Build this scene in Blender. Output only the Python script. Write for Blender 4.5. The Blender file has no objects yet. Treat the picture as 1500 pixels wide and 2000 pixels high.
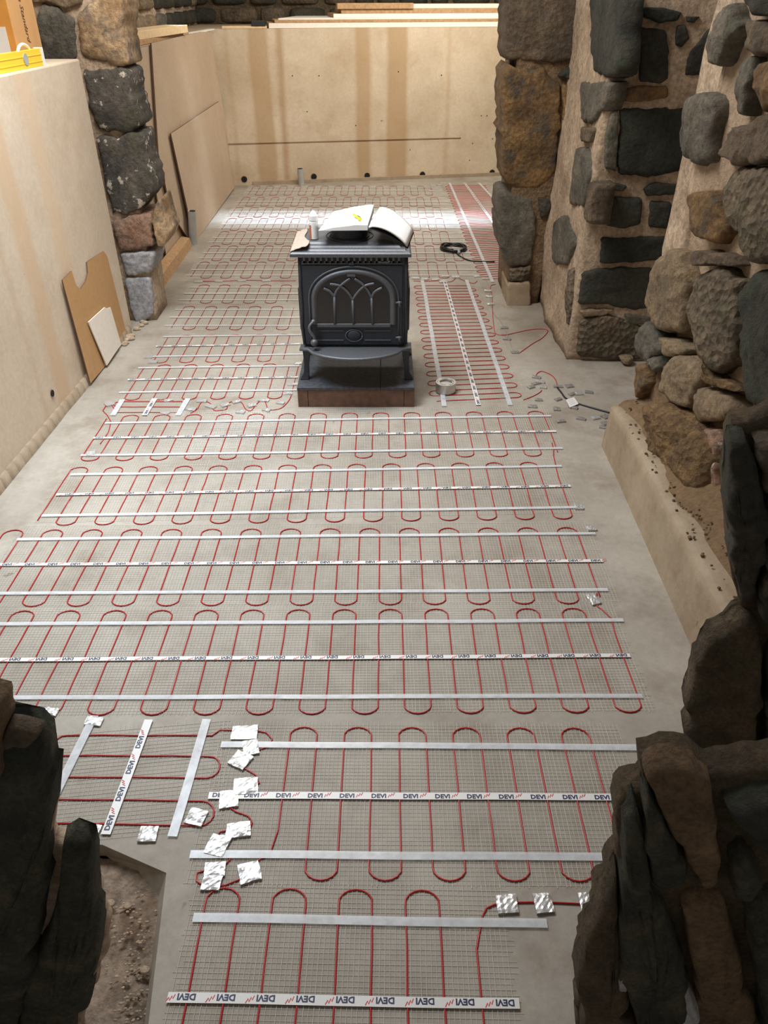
import bpy, bmesh, math, random
from mathutils import Vector, noise
random.seed(7)
C = bpy.context.scene.collection
S = bpy.context.scene

# ------------------------------------------------------------ camera, light, exposure
F_PX, TILT, H = 1480.0, math.radians(34.6), 1.79
cam = bpy.data.cameras.new('camera'); cam_o = bpy.data.objects.new('camera', cam); C.objects.link(cam_o)
cam.sensor_fit = 'HORIZONTAL'; cam.sensor_width = 36.0; cam.lens = 36.0 * F_PX / 1500.0
cam.clip_start = 0.02; cam.clip_end = 100
cam_o.location = (0, 0, H); cam_o.rotation_euler = (math.radians(90) - TILT, 0, 0)
S.camera = cam_o
w = bpy.data.worlds.new('room_ambience'); S.world = w; w.use_nodes = True
w.node_tree.nodes['Background'].inputs[0].default_value = (1.0, 0.92, 0.84, 1)
w.node_tree.nodes['Background'].inputs[1].default_value = 0.23
S.view_settings.view_transform = 'Standard'; S.view_settings.look = 'None'
S.view_settings.gamma = 1; S.view_settings.use_curve_mapping = False; S.view_settings.exposure = -0.10

def area(name, loc, target, size, size_y, power, color, spread=180):
    l = bpy.data.lights.new(name, 'AREA'); l.shape = 'RECTANGLE'; l.size = size; l.size_y = size_y
    l.energy = power; l.color = color; l.spread = math.radians(spread)
    o = bpy.data.objects.new(name, l); C.objects.link(o); o.location = loc
    o.rotation_euler = (Vector(target) - Vector(loc)).to_track_quat('-Z', 'Y').to_euler()
    return o
area('ceiling_light_over_stove', (-0.6, 3.6, 3.1), (-0.6, 3.6, 0), 1.4, 1.2, 92, (1.0, 0.96, 0.92))
area('ceiling_light_back', (0.1, 7.4, 3.1), (0.1, 8.2, 0), 1.6, 0.8, 84, (1.0, 0.93, 0.83))
area('work_lamp_on_ledge', (1.3, 8.3, 2.5), (0.7, 9.6, 1.3), 0.25, 0.25, 22, (1.0, 0.93, 0.80))
area('daylight_slot', (-0.1, 7.5, 2.6), (-0.1, 7.5, 0), 3.2, 0.22, 13, (0.62, 0.80, 1.0), 18)
area('cool_fill_left_floor', (-1.3, 2.9, 2.9), (-1.1, 2.7, 0), 0.9, 0.5, 36, (0.74, 0.87, 1.0), 100)  # added overhead fill, brightens the left floor in place of its sheen

# ------------------------------------------------------------ photo geometry -> world
def ray(x, y):
    u = (x - 750) / F_PX; v = (y - 1000) / F_PX
    return Vector((u, math.cos(TILT) - v * math.sin(TILT), -math.sin(TILT) - v * math.cos(TILT)))
O = Vector((0, 0, H))
def P(x, y, z=0.0):                     # point of a horizontal plane
    d = ray(x, y); return O + d * ((z - H) / d.z)
def PL(x, y, p0, n):                    # point of any plane
    d = ray(x, y); return O + d * ((Vector(p0) - O).dot(n) / d.dot(n))
def YP(x, y, Y): return PL(x, y, (0, Y, 0), Vector((0, 1, 0)))

# ------------------------------------------------------------ materials
def lin(c):
    return tuple((v / 255 / 12.92 if v / 255 <= .04045 else ((v / 255 + .055) / 1.055) ** 2.4) for v in c)
M = {}
def base(name, rough=0.8, metal=0.0):
    m = bpy.data.materials.new(name); m.use_nodes = True; M[name] = m
    nt = m.node_tree; b = nt.nodes['Principled BSDF']
    b.inputs['Roughness'].default_value = rough; b.inputs['Metallic'].default_value = metal
    return m, nt, b
def plain(name, c, rough=0.6, metal=0.0, bump=0.0, scale=60, var=0.0):
    m, nt, b = base(name, rough, metal); c = lin(c)
    b.inputs['Base Color'].default_value = (*c, 1)
    if bump or var:
        tc = nt.nodes.new('ShaderNodeTexCoord'); n = nt.nodes.new('ShaderNodeTexNoise')
        n.inputs['Scale'].default_value = scale; n.inputs['Detail'].default_value = 6
        nt.links.new(tc.outputs['Object'], n.inputs['Vector'])
        if bump:
            bp = nt.nodes.new('ShaderNodeBump'); bp.inputs['Strength'].default_value = bump; bp.inputs['Distance'].default_value = 0.004
            nt.links.new(n.outputs['Fac'], bp.inputs['Height']); nt.links.new(bp.outputs['Normal'], b.inputs['Normal'])
        if var:
            r = nt.nodes.new('ShaderNodeValToRGB')
            r.color_ramp.elements[0].position = .3; r.color_ramp.elements[1].position = .7
            r.color_ramp.elements[0].color = (*[v * (1 - var) for v in c], 1); r.color_ramp.elements[1].color = (*[min(1, v * (1 + var)) for v in c], 1)
            nt.links.new(n.outputs['Fac'], r.inputs['Fac']); nt.links.new(r.outputs['Color'], b.inputs['Base Color'])
    return m
def ntex(nt, tc, scale, detail=8, rough=.6, sc=(1, 1, 1), kind='ShaderNodeTexNoise'):
    mp = nt.nodes.new('ShaderNodeMapping'); mp.inputs['Scale'].default_value = sc
    n = nt.nodes.new(kind); n.inputs['Scale'].default_value = scale
    if kind == 'ShaderNodeTexNoise':
        n.inputs['Detail'].default_value = detail; n.inputs['Roughness'].default_value = rough
    nt.links.new(tc.outputs['Object'], mp.inputs['Vector']); nt.links.new(mp.outputs['Vector'], n.inputs['Vector'])
    return n
def ramp(nt, src, stops):
    r = nt.nodes.new('ShaderNodeValToRGB'); e = r.color_ramp.elements
    while len(e) < len(stops): e.new(0.5)
    for k, (p, c) in enumerate(stops):
        e[k].position = p; e[k].color = (*c, 1) if len(c) == 3 else c
    nt.links.new(src, r.inputs['Fac']); return r
def mix(nt, fac, a, b, mode='MIX'):
    m = nt.nodes.new('ShaderNodeMix'); m.data_type = 'RGBA'; m.blend_type = mode
    if isinstance(fac, (int, float)): m.inputs['Factor'].default_value = fac
    else: nt.links.new(fac, m.inputs['Factor'])
    for s, i in ((a, 'A'), (b, 'B')):
        k = 6 if i == 'A' else 7
        if isinstance(s, tuple): m.inputs[k].default_value = (*s, 1)
        else: nt.links.new(s, m.inputs[k])
    return m.outputs[2]
def rock(name, c1, c2, c3=None, fleck=0.0, bump=0.9, scale=5.0, pit=0.0, rough=0.85):
    m, nt, b = base(name, rough); c1, c2 = lin(c1), lin(c2); c3 = lin(c3) if c3 else c2
    tc = nt.nodes.new('ShaderNodeTexCoord')
    n1 = ntex(nt, tc, scale, 10, .62); n2 = ntex(nt, tc, scale * 9, 8, .7); n3 = ntex(nt, tc, scale * 1.7 + .37, 5, .6, (1, 1.3, .8))
    a = ramp(nt, n1.outputs['Fac'], [(.36, c1), (.62, c2)]).outputs['Color']
    f = ramp(nt, n3.outputs['Fac'], [(.50, (0, 0, 0)), (.66, (1, 1, 1))]).outputs['Color']
    a = mix(nt, f, a, c3)
    g = ramp(nt, n2.outputs['Fac'], [(.3, (.40, .40, .40)), (.7, (1.4, 1.4, 1.4))]).outputs['Color']
    a = mix(nt, 0.85, a, g, 'MULTIPLY')
    if fleck:
        n4 = ntex(nt, tc, 15, 7, .65)
        ff = ramp(nt, n4.outputs['Fac'], [(.72 - fleck, (0, 0, 0)), (.75 - fleck, (1, 1, 1))]).outputs['Color']
        a = mix(nt, ff, a, lin((205, 195, 180)))
    nt.links.new(a, b.inputs['Base Color'])
    h = nt.nodes.new('ShaderNodeMath'); h.operation = 'MULTIPLY_ADD'; h.inputs[1].default_value = 0.45
    nt.links.new(n2.outputs['Fac'], h.inputs[0]); nt.links.new(n1.outputs['Fac'], h.inputs[2]); hh = h.outputs[0]
    if pit:
        v = ntex(nt, tc, 34, kind='ShaderNodeTexVoronoi')
        h2 = nt.nodes.new('ShaderNodeMath'); h2.operation = 'MULTIPLY_ADD'; h2.inputs[1].default_value = pit
        nt.links.new(v.outputs['Distance'], h2.inputs[0]); nt.links.new(hh, h2.inputs[2]); hh = h2.outputs[0]
    bp = nt.nodes.new('ShaderNodeBump'); bp.inputs['Strength'].default_value = bump; bp.inputs['Distance'].default_value = 0.035
    nt.links.new(hh, bp.inputs['Height']); nt.links.new(bp.outputs['Normal'], b.inputs['Normal'])
    return m
rock('basalt_dark', (44, 44, 38), (74, 70, 60), (60, 66, 52), fleck=.0)
rock('basalt_green', (40, 44, 36), (62, 64, 54), (52, 56, 44), fleck=.0)
rock('basalt_near', (50, 56, 46), (84, 86, 70), (104, 98, 80), scale=11, bump=1)
rock('basalt_grey', (78, 74, 66), (124, 116, 102), (98, 96, 80), fleck=.0)
rock('basalt_fleck', (66, 64, 60), (112, 104, 94), (86, 82, 66), fleck=.125)
rock('stone_brown', (84, 72, 58), (124, 106, 84), (104, 92, 78), pit=.3)
rock('stone_orange', (104, 80, 52), (150, 118, 76), (88, 80, 70), pit=.3)
rock('stone_tan', (118, 102, 80), (156, 134, 104), (138, 120, 96), pit=.2)
rock('stone_flaky', (100, 76, 48), (150, 120, 78), (122, 92, 66), pit=.8, scale=9)
rock('stone_pitted', (88, 78, 62), (130, 114, 92), (100, 94, 72), pit=1.0)
rock('stone_red', (148, 112, 90), (180, 146, 122), (124, 110, 100), fleck=.10, bump=1)
rock('stone_cream', (150, 118, 80), (214, 184, 146), (104, 98, 90), fleck=.05, scale=4)
rock('plaster_grey', (148, 148, 150), (176, 174, 172), (158, 160, 166), bump=.3)
rock('mortar', (164, 142, 118), (204, 182, 156), (182, 158, 132), bump=.6)
rock('mortar_brown', (118, 96, 70), (156, 128, 96), (134, 110, 82), bump=1, scale=9, pit=.4)
rock('mortar_dark', (82, 70, 54), (122, 102, 76), (96, 88, 62), bump=1, pit=.4, scale=11)
rock('dirt', (132, 114, 96), (172, 152, 132), (116, 94, 74), fleck=.07, bump=.6)
rock('upper_stone', (48, 46, 38), (82, 76, 60), (64, 66, 44), fleck=.01)

def mortar_mix(name, lo, hi, z0, z1):
    m, nt, b = base(name, .9); tc = nt.nodes.new('ShaderNodeTexCoord')
    n1 = ntex(nt, tc, 4, 9, .65); n2 = ntex(nt, tc, 40, 8, .7); sp = nt.nodes.new('ShaderNodeSeparateXYZ'); nt.links.new(tc.outputs['Object'], sp.inputs[0])
    ad = nt.nodes.new('ShaderNodeMath'); ad.operation = 'MULTIPLY_ADD'; ad.inputs[1].default_value = .9; nt.links.new(n1.outputs['Fac'], ad.inputs[0]); nt.links.new(sp.outputs[2], ad.inputs[2])
    mr = nt.nodes.new('ShaderNodeMapRange'); nt.links.new(ad.outputs[0], mr.inputs[0]); mr.inputs[1].default_value = z0 + .45; mr.inputs[2].default_value = z1 + .45
    a = mix(nt, mr.outputs[0], lin(lo), lin(hi))
    g = ramp(nt, n2.outputs['Fac'], [(.3, (.62, .62, .62)), (.7, (1.2, 1.2, 1.2))]).outputs['Color']
    nt.links.new(mix(nt, .8, a, g, 'MULTIPLY'), b.inputs['Base Color'])
    h = nt.nodes.new('ShaderNodeMath'); h.operation = 'MULTIPLY_ADD'; h.inputs[1].default_value = .5
    nt.links.new(n2.outputs['Fac'], h.inputs[0]); nt.links.new(n1.outputs['Fac'], h.inputs[2])
    bp = nt.nodes.new('ShaderNodeBump'); bp.inputs['Strength'].default_value = .9; bp.inputs['Distance'].default_value = .03
    nt.links.new(h.outputs[0], bp.inputs['Height']); nt.links.new(bp.outputs['Normal'], b.inputs['Normal'])
mortar_mix('mortar_earth', (136, 110, 80), (190, 166, 140), .55, .85)
def concrete(name, ca, cb, cc, streaks=(), axis=0, rough=.7, bump=.25, mottle=1.4, zr=None):
    m, nt, b = base(name, rough); ca, cb, cc = lin(ca), lin(cb), lin(cc)
    tc = nt.nodes.new('ShaderNodeTexCoord')
    n1 = ntex(nt, tc, mottle, 9, .62); n2 = ntex(nt, tc, 38, 8, .7); n3 = ntex(nt, tc, mottle * 2.7, 7, .65)
    a = ramp(nt, n1.outputs['Fac'], [(.34, ca), (.64, cb)]).outputs['Color']
    f = ramp(nt, n3.outputs['Fac'], [(.50, (0, 0, 0)), (.74, (.8, .8, .8))]).outputs['Color']
    a = mix(nt, f, a, cc)
    g = ramp(nt, n2.outputs['Fac'], [(.25, (.84, .84, .84)), (.7, (1.08, 1.08, 1.08))]).outputs['Color']
    a = mix(nt, 0.8, a, g, 'MULTIPLY')
    sp = nt.nodes.new('ShaderNodeSeparateXYZ'); nt.links.new(tc.outputs['Object'], sp.inputs[0])
    if streaks:
        wob = ntex(nt, tc, 3.0, 5, .6, (1, 1, .25))
        ad = nt.nodes.new('ShaderNodeMath'); ad.operation = 'MULTIPLY_ADD'; ad.inputs[1].default_value = 0.10
        nt.links.new(wob.outputs['Fac'], ad.inputs[0]); nt.links.new(sp.outputs[axis], ad.inputs[2])
        for (x0, x1, col, st) in streaks:
            x0 += .05; x1 += .05; e = 0.03; ma = nt.nodes.new('ShaderNodeMapRange'); ma.interpolation_type = 'SMOOTHSTEP'
            mb = nt.nodes.new('ShaderNodeMapRange'); mb.interpolation_type = 'SMOOTHSTEP'
            for q, (u, v_, t0, t1) in ((ma, (x0 - e, x0 + e, 0, st)), (mb, (x1 - e, x1 + e, 1, 0))):
                nt.links.new(ad.outputs[0], q.inputs[0]); q.inputs[1].default_value = u; q.inputs[2].default_value = v_
                q.inputs[3].default_value = t0; q.inputs[4].default_value = t1
            mu = nt.nodes.new('ShaderNodeMath'); mu.operation = 'MULTIPLY'
            nt.links.new(ma.outputs[0], mu.inputs[0]); nt.links.new(mb.outputs[0], mu.inputs[1])
            a = mix(nt, mu.outputs[0], a, lin(col), 'MIX')
    nf = ntex(nt, tc, 9, 3, .5)
    sf = ramp(nt, nf.outputs['Fac'], [(.735, (0, 0, 0)), (.76, (.7, .7, .7))]).outputs['Color']
    a = mix(nt, sf, a, lin((110, 92, 72)))
    nt.links.new(a, b.inputs['Base Color'])
    h = nt.nodes.new('ShaderNodeMath'); h.operation = 'MULTIPLY_ADD'; h.inputs[1].default_value = 0.3
    nt.links.new(n2.outputs['Fac'], h.inputs[0]); nt.links.new(n3.outputs['Fac'], h.inputs[2])
    bp = nt.nodes.new('ShaderNodeBump'); bp.inputs['Strength'].default_value = bump; bp.inputs['Distance'].default_value = 0.01
    nt.links.new(h.outputs[0], bp.inputs['Height']); nt.links.new(bp.outputs['Normal'], b.inputs['Normal'])
    return m
concrete('floor_concrete', (140, 131, 118), (173, 165, 152), (124, 109, 92), rough=.62, bump=.2)
BR = (172, 140, 100)
concrete('back_concrete', (190, 170, 142), (212, 194, 168), (184, 160, 128),
         [(-1.38, -1.18, BR, .65), (-1.10, -1.04, (160, 124, 84), .6), (-0.30, -0.15, BR, .7), (0.03, 0.25, BR, .75), (0.68, .72, BR, .4), (-1.62, -1.58, BR, .35)], 0, rough=.8)
concrete('left_concrete', (204, 186, 162), (218, 202, 180), (198, 178, 150),
         [(3.48, 3.62, (204, 172, 134), .6), (3.30, 3.34, BR, .25), (3.86, 4.0, (214, 184, 148), .5)], 1, rough=.8)
concrete('far_left_concrete', (178, 154, 124), (200, 178, 146), (168, 142, 110), [(5.8, 6.2, BR, .5), (6.9, 7.1, BR, .5)], 1, rough=.8)
concrete('fibre_board', (180, 156, 130), (198, 176, 150), (182, 156, 130), rough=.6, bump=.05, mottle=.9)
concrete('hardboard', (184, 142, 92), (196, 154, 104), (186, 144, 96), rough=.6, bump=.05, mottle=1)
concrete('kerb_concrete', (150, 132, 108), (172, 154, 130), (140, 118, 90), bump=.5, mottle=3)
plain('cable_red', (176, 28, 26), .35)
plain('cable_dark_red', (150, 34, 30), .4)
plain('cable_black', (16, 16, 18), .4)
plain('print_white', (222, 220, 216), .4)
plain('print_blue', (20, 28, 72), .5)
plain('print_red', (208, 44, 44), .5)
plain('print_grey', (150, 150, 155), .5)
plain('print_brown', (84, 58, 34), .6)
plain('iron', (62, 66, 73), .55, .5, bump=.25, scale=220, var=.35)
plain('iron_edge', (98, 100, 104), .5, .5, bump=.2, scale=200, var=.2)
plain('slate', (66, 68, 72), .6, 0, bump=.4, scale=60, var=.35)
plain('wood_plinth', (112, 82, 66), .6, 0, bump=.3, scale=30, var=.25)
plain('wood_light', (226, 196, 152), .6, 0, bump=.2, scale=40, var=.12)
plain('wood_tan', (178, 142, 102), .7, 0, bump=.3, scale=40, var=.2)
plain('board_white', (236, 228, 214), .7, 0, bump=.1, scale=40, var=.05)
plain('board_brown_edge', (96, 70, 52), .8)
plain('paper', (248, 248, 246), .7)
plain('cover_dark', (30, 34, 34), .5)
plain('cardboard', (196, 150, 98), .8, var=.06, scale=12)
plain('cardboard_orange', (206, 142, 62), .8, var=.08, scale=12)
plain('level_yellow', (246, 206, 62), .4)
plain('plastic_white', (236, 236, 236), .4)
plain('pipe_grey', (168, 170, 164), .5, var=.1, scale=20)
plain('hole_shade', (18, 18, 16), .9)  # near-black caps stand in for the shade inside holes and pipe ends
plain('pen_yellow', (226, 222, 40), .35)
plain('bottle_brown', (176, 96, 50), .5)
plain('dust', (176, 160, 146), .9, bump=.4, scale=80, var=.15)
# glass of the stove door: sooty
m, nt, b = base('stove_glass', .22); b.inputs['Base Color'].default_value = (*lin((20, 18, 18)), 1)
b.inputs['Specular IOR Level'].default_value = .7
# crinkled aluminium foil
def foil(name, col, rough):
    m, nt, b = base(name, rough, .6); b.inputs['Base Color'].default_value = (*lin(col), 1)
    tc = nt.nodes.new('ShaderNodeTexCoord'); v = ntex(nt, tc, 70, kind='ShaderNodeTexVoronoi')
    bp = nt.nodes.new('ShaderNodeBump'); bp.inputs['Strength'].default_value = .6; bp.inputs['Distance'].default_value = .003
    nt.links.new(v.outputs['Distance'], bp.inputs['Height']); nt.links.new(bp.outputs['Normal'], b.inputs['Normal'])
foil('foil', (208, 207, 205), .36)
foil('foil_dull', (176, 172, 168), .35)
plain('foil_roll', (200, 198, 194), .3, .9, bump=.1, scale=200)
# translucent white fixing tape
m, nt, b = base('tape_clear', .3); b.inputs['Base Color'].default_value = (*lin((226, 228, 230)), 1)
tr = nt.nodes.new('ShaderNodeBsdfTransparent'); mx = nt.nodes.new('ShaderNodeMixShader')
tc = nt.nodes.new('ShaderNodeTexCoord'); n_ = ntex(nt, tc, 30, 4, .6)
rr = ramp(nt, n_.outputs['Fac'], [(.3, (.36, .36, .36)), (.7, (.66, .66, .66))])
nt.links.new(rr.outputs['Color'], mx.inputs['Fac']); nt.links.new(tr.outputs[0], mx.inputs[1]); nt.links.new(b.outputs[0], mx.inputs[2])
nt.links.new(mx.outputs[0], nt.nodes['Material Output'].inputs['Surface'])
plain('glass_fibre', (202, 196, 182), .25)

# ------------------------------------------------------------ object helpers
def tag(o, label=None, cat=None, group=None, kind=None):
    if label: o['label'] = label
    if cat: o['category'] = cat
    if group: o['group'] = group
    if kind: o['kind'] = kind
    return o
def empty(name, loc, label, cat, group=None):
    o = bpy.data.objects.new(name, None); C.objects.link(o); o.location = loc; o.empty_display_size = .05
    return tag(o, label, cat, group)
def link(name, me, mats, parent=None, kind=None, smooth=False, origin=None):
    if isinstance(mats, str): mats = [mats]
    for k in mats: me.materials.append(M[k])
    if smooth:
        for p in me.polygons: p.use_smooth = True
    o = bpy.data.objects.new(name, me); C.objects.link(o)
    if origin is not None:
        ov = Vector(origin)
        for v in me.vertices: v.co -= ov
        o.location = ov
    if parent is not None:
        o.parent = parent
        o.location = Vector(o.location) - parent.location if parent.parent is None else Vector(o.location) - parent.parent.location - parent.location
    if kind: o['kind'] = kind
    return o
def from_data(vs, fs, name='m', mi=None):
    me = bpy.data.meshes.new(name); me.from_pydata([tuple(v) for v in vs], [], fs)
    if mi: me.polygons.foreach_set('material_index', mi)
    me.update(); return me
class MB:
    def __init__(s): s.v = []; s.f = []; s.m = []
    def add(s, vs, fs, m=0):
        n = len(s.v); s.v += [Vector(v) for v in vs]; s.f += [tuple(i + n for i in f) for f in fs]; s.m += [m] * len(fs); return s
    def box(s, x0, x1, y0, y1, z0, z1, m=0):
        return s.add([(x0, y0, z0), (x1, y0, z0), (x1, y1, z0), (x0, y1, z0), (x0, y0, z1), (x1, y0, z1), (x1, y1, z1), (x0, y1, z1)],
                     [(0, 3, 2, 1), (4, 5, 6, 7), (0, 1, 5, 4), (1, 2, 6, 5), (2, 3, 7, 6), (3, 0, 4, 7)], m)
    def prism(s, pts, n, m=0):             # polygon pts (3D) extruded by the vector n
        k = len(pts); pts = [Vector(p) for p in pts]; n = Vector(n)
        return s.add(pts + [p + n for p in pts], [tuple(range(k)), tuple(range(2 * k - 1, k - 1, -1))] + [(i, i + k, (i + 1) % k + k, (i + 1) % k) for i in range(k)], m)
    def tube(s, pts, r, seg=8, m=0, cap=True, flat=1.0):
        pts = [Vector(p) for p in pts]; n = len(pts); vs = []; fs = []; up0 = None
        rs = r if isinstance(r, (list, tuple)) else [r] * n
        for i, p in enumerate(pts):
            t = (pts[min(i + 1, n - 1)] - pts[max(i - 1, 0)])
            t = t.normalized() if t.length > 1e-9 else Vector((0, 0, 1))
            up = up0 if up0 is not None else (Vector((0, 0, 1)) if abs(t.z) < .9 else Vector((1, 0, 0)))
            a = t.cross(up)
            if a.length < 1e-5: a = t.cross(Vector((1, 0.2, 0)))
            a.normalize(); bb = a.cross(t).normalized(); up0 = bb
            for k in range(seg):
                an = 2 * math.pi * k / seg; vs.append(p + a * math.cos(an) * rs[i] + bb * math.sin(an) * rs[i] * flat)
        for i in range(n - 1):
            for k in range(seg):
                fs.append((i * seg + k, i * seg + (k + 1) % seg, (i + 1) * seg + (k + 1) % seg, (i + 1) * seg + k))
        if cap: fs += [tuple(range(seg - 1, -1, -1)), tuple((n - 1) * seg + k for k in range(seg))]
        return s.add(vs, fs, m)
    def lathe(s, c, prof, seg=24, m=0):     # prof = [(r, z)] about a vertical axis at c
        vs = []; fs = []
        for r, z in prof:
            for k in range(seg):
                an = 2 * math.pi * k / seg; vs.append((c[0] + r * math.cos(an), c[1] + r * math.sin(an), c[2] + z))
        for i in range(len(prof) - 1):
            for k in range(seg): fs.append((i * seg + k, i * seg + (k + 1) % seg, (i + 1) * seg + (k + 1) % seg, (i + 1) * seg + k))
        fs.append(tuple(range(seg - 1, -1, -1))); fs.append(tuple((len(prof) - 1) * seg + k for k in range(seg)))
        return s.add(vs, fs, m)
    def sphere(s, c, r, m=0, sc=(1, 1, 1)):
        prof = [(r * math.sin(a) + 1e-4, -r * math.cos(a)) for a in [math.pi * i / 8 for i in range(9)]]
        n = len(s.v); s.lathe((0, 0, 0), prof, 12, m)
        for v in s.v[n:]: v.x = v.x * sc[0] + c[0]; v.y = v.y * sc[1] + c[1]; v.z = v.z * sc[2] + c[2]
        return s
    def build(s, name, mats, parent=None, kind=None, smooth=False, origin=None):
        return link(name, from_data(s.v, s.f, name, s.m), mats, parent, kind, smooth, origin)
def nz(p, f, k=0): return noise.noise(Vector(p) * f + Vector((k * 7.1, k * 3.3, k * 1.7)))
def bevel(o, wdt=.003, seg=2):
    b = o.modifiers.new('bevel', 'BEVEL'); b.width = wdt; b.segments = seg; b.limit_method = 'ANGLE'; return o

def slab(name, c4, thick, amp, mat, nu, nv, kind='structure', parent=None, freq=3.0):
    # rough-faced slab: four front corners (counter-clockwise seen from the room), thickness away from it
    a, b_, c, d = [Vector(p) for p in c4]; n = (b_ - a).cross(d - a).normalized(); vs = []; fs = []
    for j in range(nv + 1):
        for i in range(nu + 1):
            u = i / nu; v = j / nv; p = a * (1 - u) * (1 - v) + b_ * u * (1 - v) + c * u * v + d * (1 - u) * v
            q = p + n * amp * (nz(p, freq) + .5 * nz(p, freq * 3, 2) + .25 * nz(p, freq * 8, 3))
            vs.append(q)
    W = nu + 1
    for j in range(nv):
        for i in range(nu): fs.append((j * W + i, j * W + i + 1, (j + 1) * W + i + 1, (j + 1) * W + i))
    ring = [i for i in range(nu + 1)] + [j * W + nu for j in range(1, nv + 1)] + [nv * W + i for i in range(nu - 1, -1, -1)] + [j * W for j in range(nv - 1, 0, -1)]
    off = len(vs); vs += [vs[i] - n * thick for i in ring]; L = len(ring)
    for k in range(L): fs.append((ring[(k + 1) % L], ring[k], off + k, off + (k + 1) % L))
    fs.append(tuple(off + k for k in range(L - 1, -1, -1)))
    return link(name, from_data(vs, fs, name), mat, parent, kind, True)

def stone(poly, p0, n, mat, parent, depth=.10, proud=.035, rough=1.0, name='stone', label=None, N=56, fac=.6):
    n = Vector(n).normalized()
    pts = [PL(x, y, p0, n) for x, y in poly]
    q = []                                    # soften the corners once
    for i, p in enumerate(pts):
        a = pts[i - 1]; b_ = pts[(i + 1) % len(pts)]; q += [p.lerp(a, .08), p.lerp(b_, .08)]
    pts = q; L = [0]
    for i, p in enumerate(pts): L.append(L[-1] + (pts[(i + 1) % len(pts)] - p).length)
    rim = []
    for k in range(N):
        t = L[-1] * k / N; i = 0
        while L[i + 1] < t: i += 1
        f = (t - L[i]) / max(1e-9, L[i + 1] - L[i]); rim.append(pts[i].lerp(pts[(i + 1) % len(pts)], f))
    c = sum(rim, Vector()) / N; size = L[-1] / 4
    for i, p in enumerate(rim):
        rim[i] = p + (p - c).normalized() * size * .07 * rough * (nz(p, 9 / max(size, .1) * .3) + .8 * nz(p, 38, 4))
    seed = random.random() * 50; vs = []; fs = []
    t1 = (rim[0] - c).normalized(); t2 = n.cross(t1)
    facets = []
    for q_ in range(6):
        an = random.uniform(0, 6.283); facets.append((math.cos(an), math.sin(an), random.uniform(.5, 1.3) * rough, random.uniform(.10, .42)))
    rings = [(1.0, -depth), (1.0, -.5 * proud), (.99, .25 * proud), (.965, .62 * proud), (.92, .86 * proud), (.82, .96 * proud), (.70, proud), (.57, proud), (.43, proud), (.29, proud), (.14, proud)]
    for s_, h in rings:
        for p in rim:
            v = c + (p - c) * s_
            if h > -.6 * proud:
                uu, vv = (v - c).dot(t1) / max(size, .02) * 1.6, (v - c).dot(t2) / max(size, .02) * 1.6
                cut = min([0] + [o_ - sl_ * (uu * ca + vv * sa) for ca, sa, sl_, o_ in facets])
                d = nz(v + Vector((seed, 0, 0)), 7) * .35 + nz(v, 17, 5) * .28 + nz(v, 42, 6) * .15
                v = v + n * (h + (d * rough + cut * fac) * proud) + t1 * .004 * rough * nz(v, 25, 7) + t2 * .004 * rough * nz(v, 25, 8)
            else: v = v + n * h
            vs.append(v)
    for j in range(len(rings) - 1):
        for k in range(N): fs.append((j * N + k, j * N + (k + 1) % N, (j + 1) * N + (k + 1) % N, (j + 1) * N + k))
    fs.append(tuple(range(N - 1, -1, -1))); fs.append(tuple((len(rings) - 1) * N + k for k in range(N)))
    me = from_data(vs, fs, name); bm = bmesh.new(); bm.from_mesh(me); bmesh.ops.recalc_face_normals(bm, faces=bm.faces); bm.to_mesh(me); bm.free()
    o = link(name, me, mat, parent, None, True)
    if label: o['label'] = label
    return o

# ============================================================ STRUCTURE
# ---- floor with the dug-out trench beside the left door jamb
f0 = [(-6, -1.5), (6, -1.5), (6, 11.5), (-6, 11.5)]
tr_ = [P(150, 1640), P(325, 1705), P(290, 2000), Vector((-.455, .35, 0)), Vector((-1.05, .35, 0))]
tr_ = [Vector((-1.05, .35, 0)), Vector((-.455, .35, 0)), P(290, 2000), P(325, 1705), P(200, 1650), Vector((-1.05, 1.12, 0))]
mb = MB(); T = tr_
vs = [Vector((x, y, 0)) for x, y in f0] + T
mb.add(vs, [(0, 1, 5, 4), (1, 2, 6, 5), (2, 7, 6), (2, 3, 8, 7), (3, 9, 8), (3, 0, 4, 9)])
low = [Vector((p.x, p.y, -.05)) for p in T]; low[3] += Vector((-.02, -.03, 0)); low[2] += Vector((-.02, 0, 0))
vs = T + low
mb.add(vs, [(i, (i + 1) % 6, (i + 1) % 6 + 6, i + 6) for i in range(6)], 0)
mb.add([Vector((x, y, -.25)) for x, y in f0], [(0, 3, 2, 1)])
floor = mb.build('floor', 'floor_concrete', kind='structure')
# rough dirt bottom of the trench
xs0, xs1, ys0, ys1 = -1.05, -.46, .35, 1.10; nn = 34; vs = []; fs = []
for j in range(nn + 1):
    for i in range(nn + 1):
        x = xs0 + (xs1 - xs0) * i / nn; y = ys0 + (ys1 - ys0) * j / nn
        vs.append((x, y, -.047 + .02 * nz((x, y, 0), 9) + .012 * nz((x, y, 0), 30)))
for j in range(nn):
    for i in range(nn): fs.append((j * (nn + 1) + i, j * (nn + 1) + i + 1, (j + 1) * (nn + 1) + i + 1, (j + 1) * (nn + 1) + i))
bm_ = MB().add(vs, fs); link('floor_trench_dirt', from_data(bm_.v, bm_.f), 'dirt', kind='structure', smooth=True)

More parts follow.
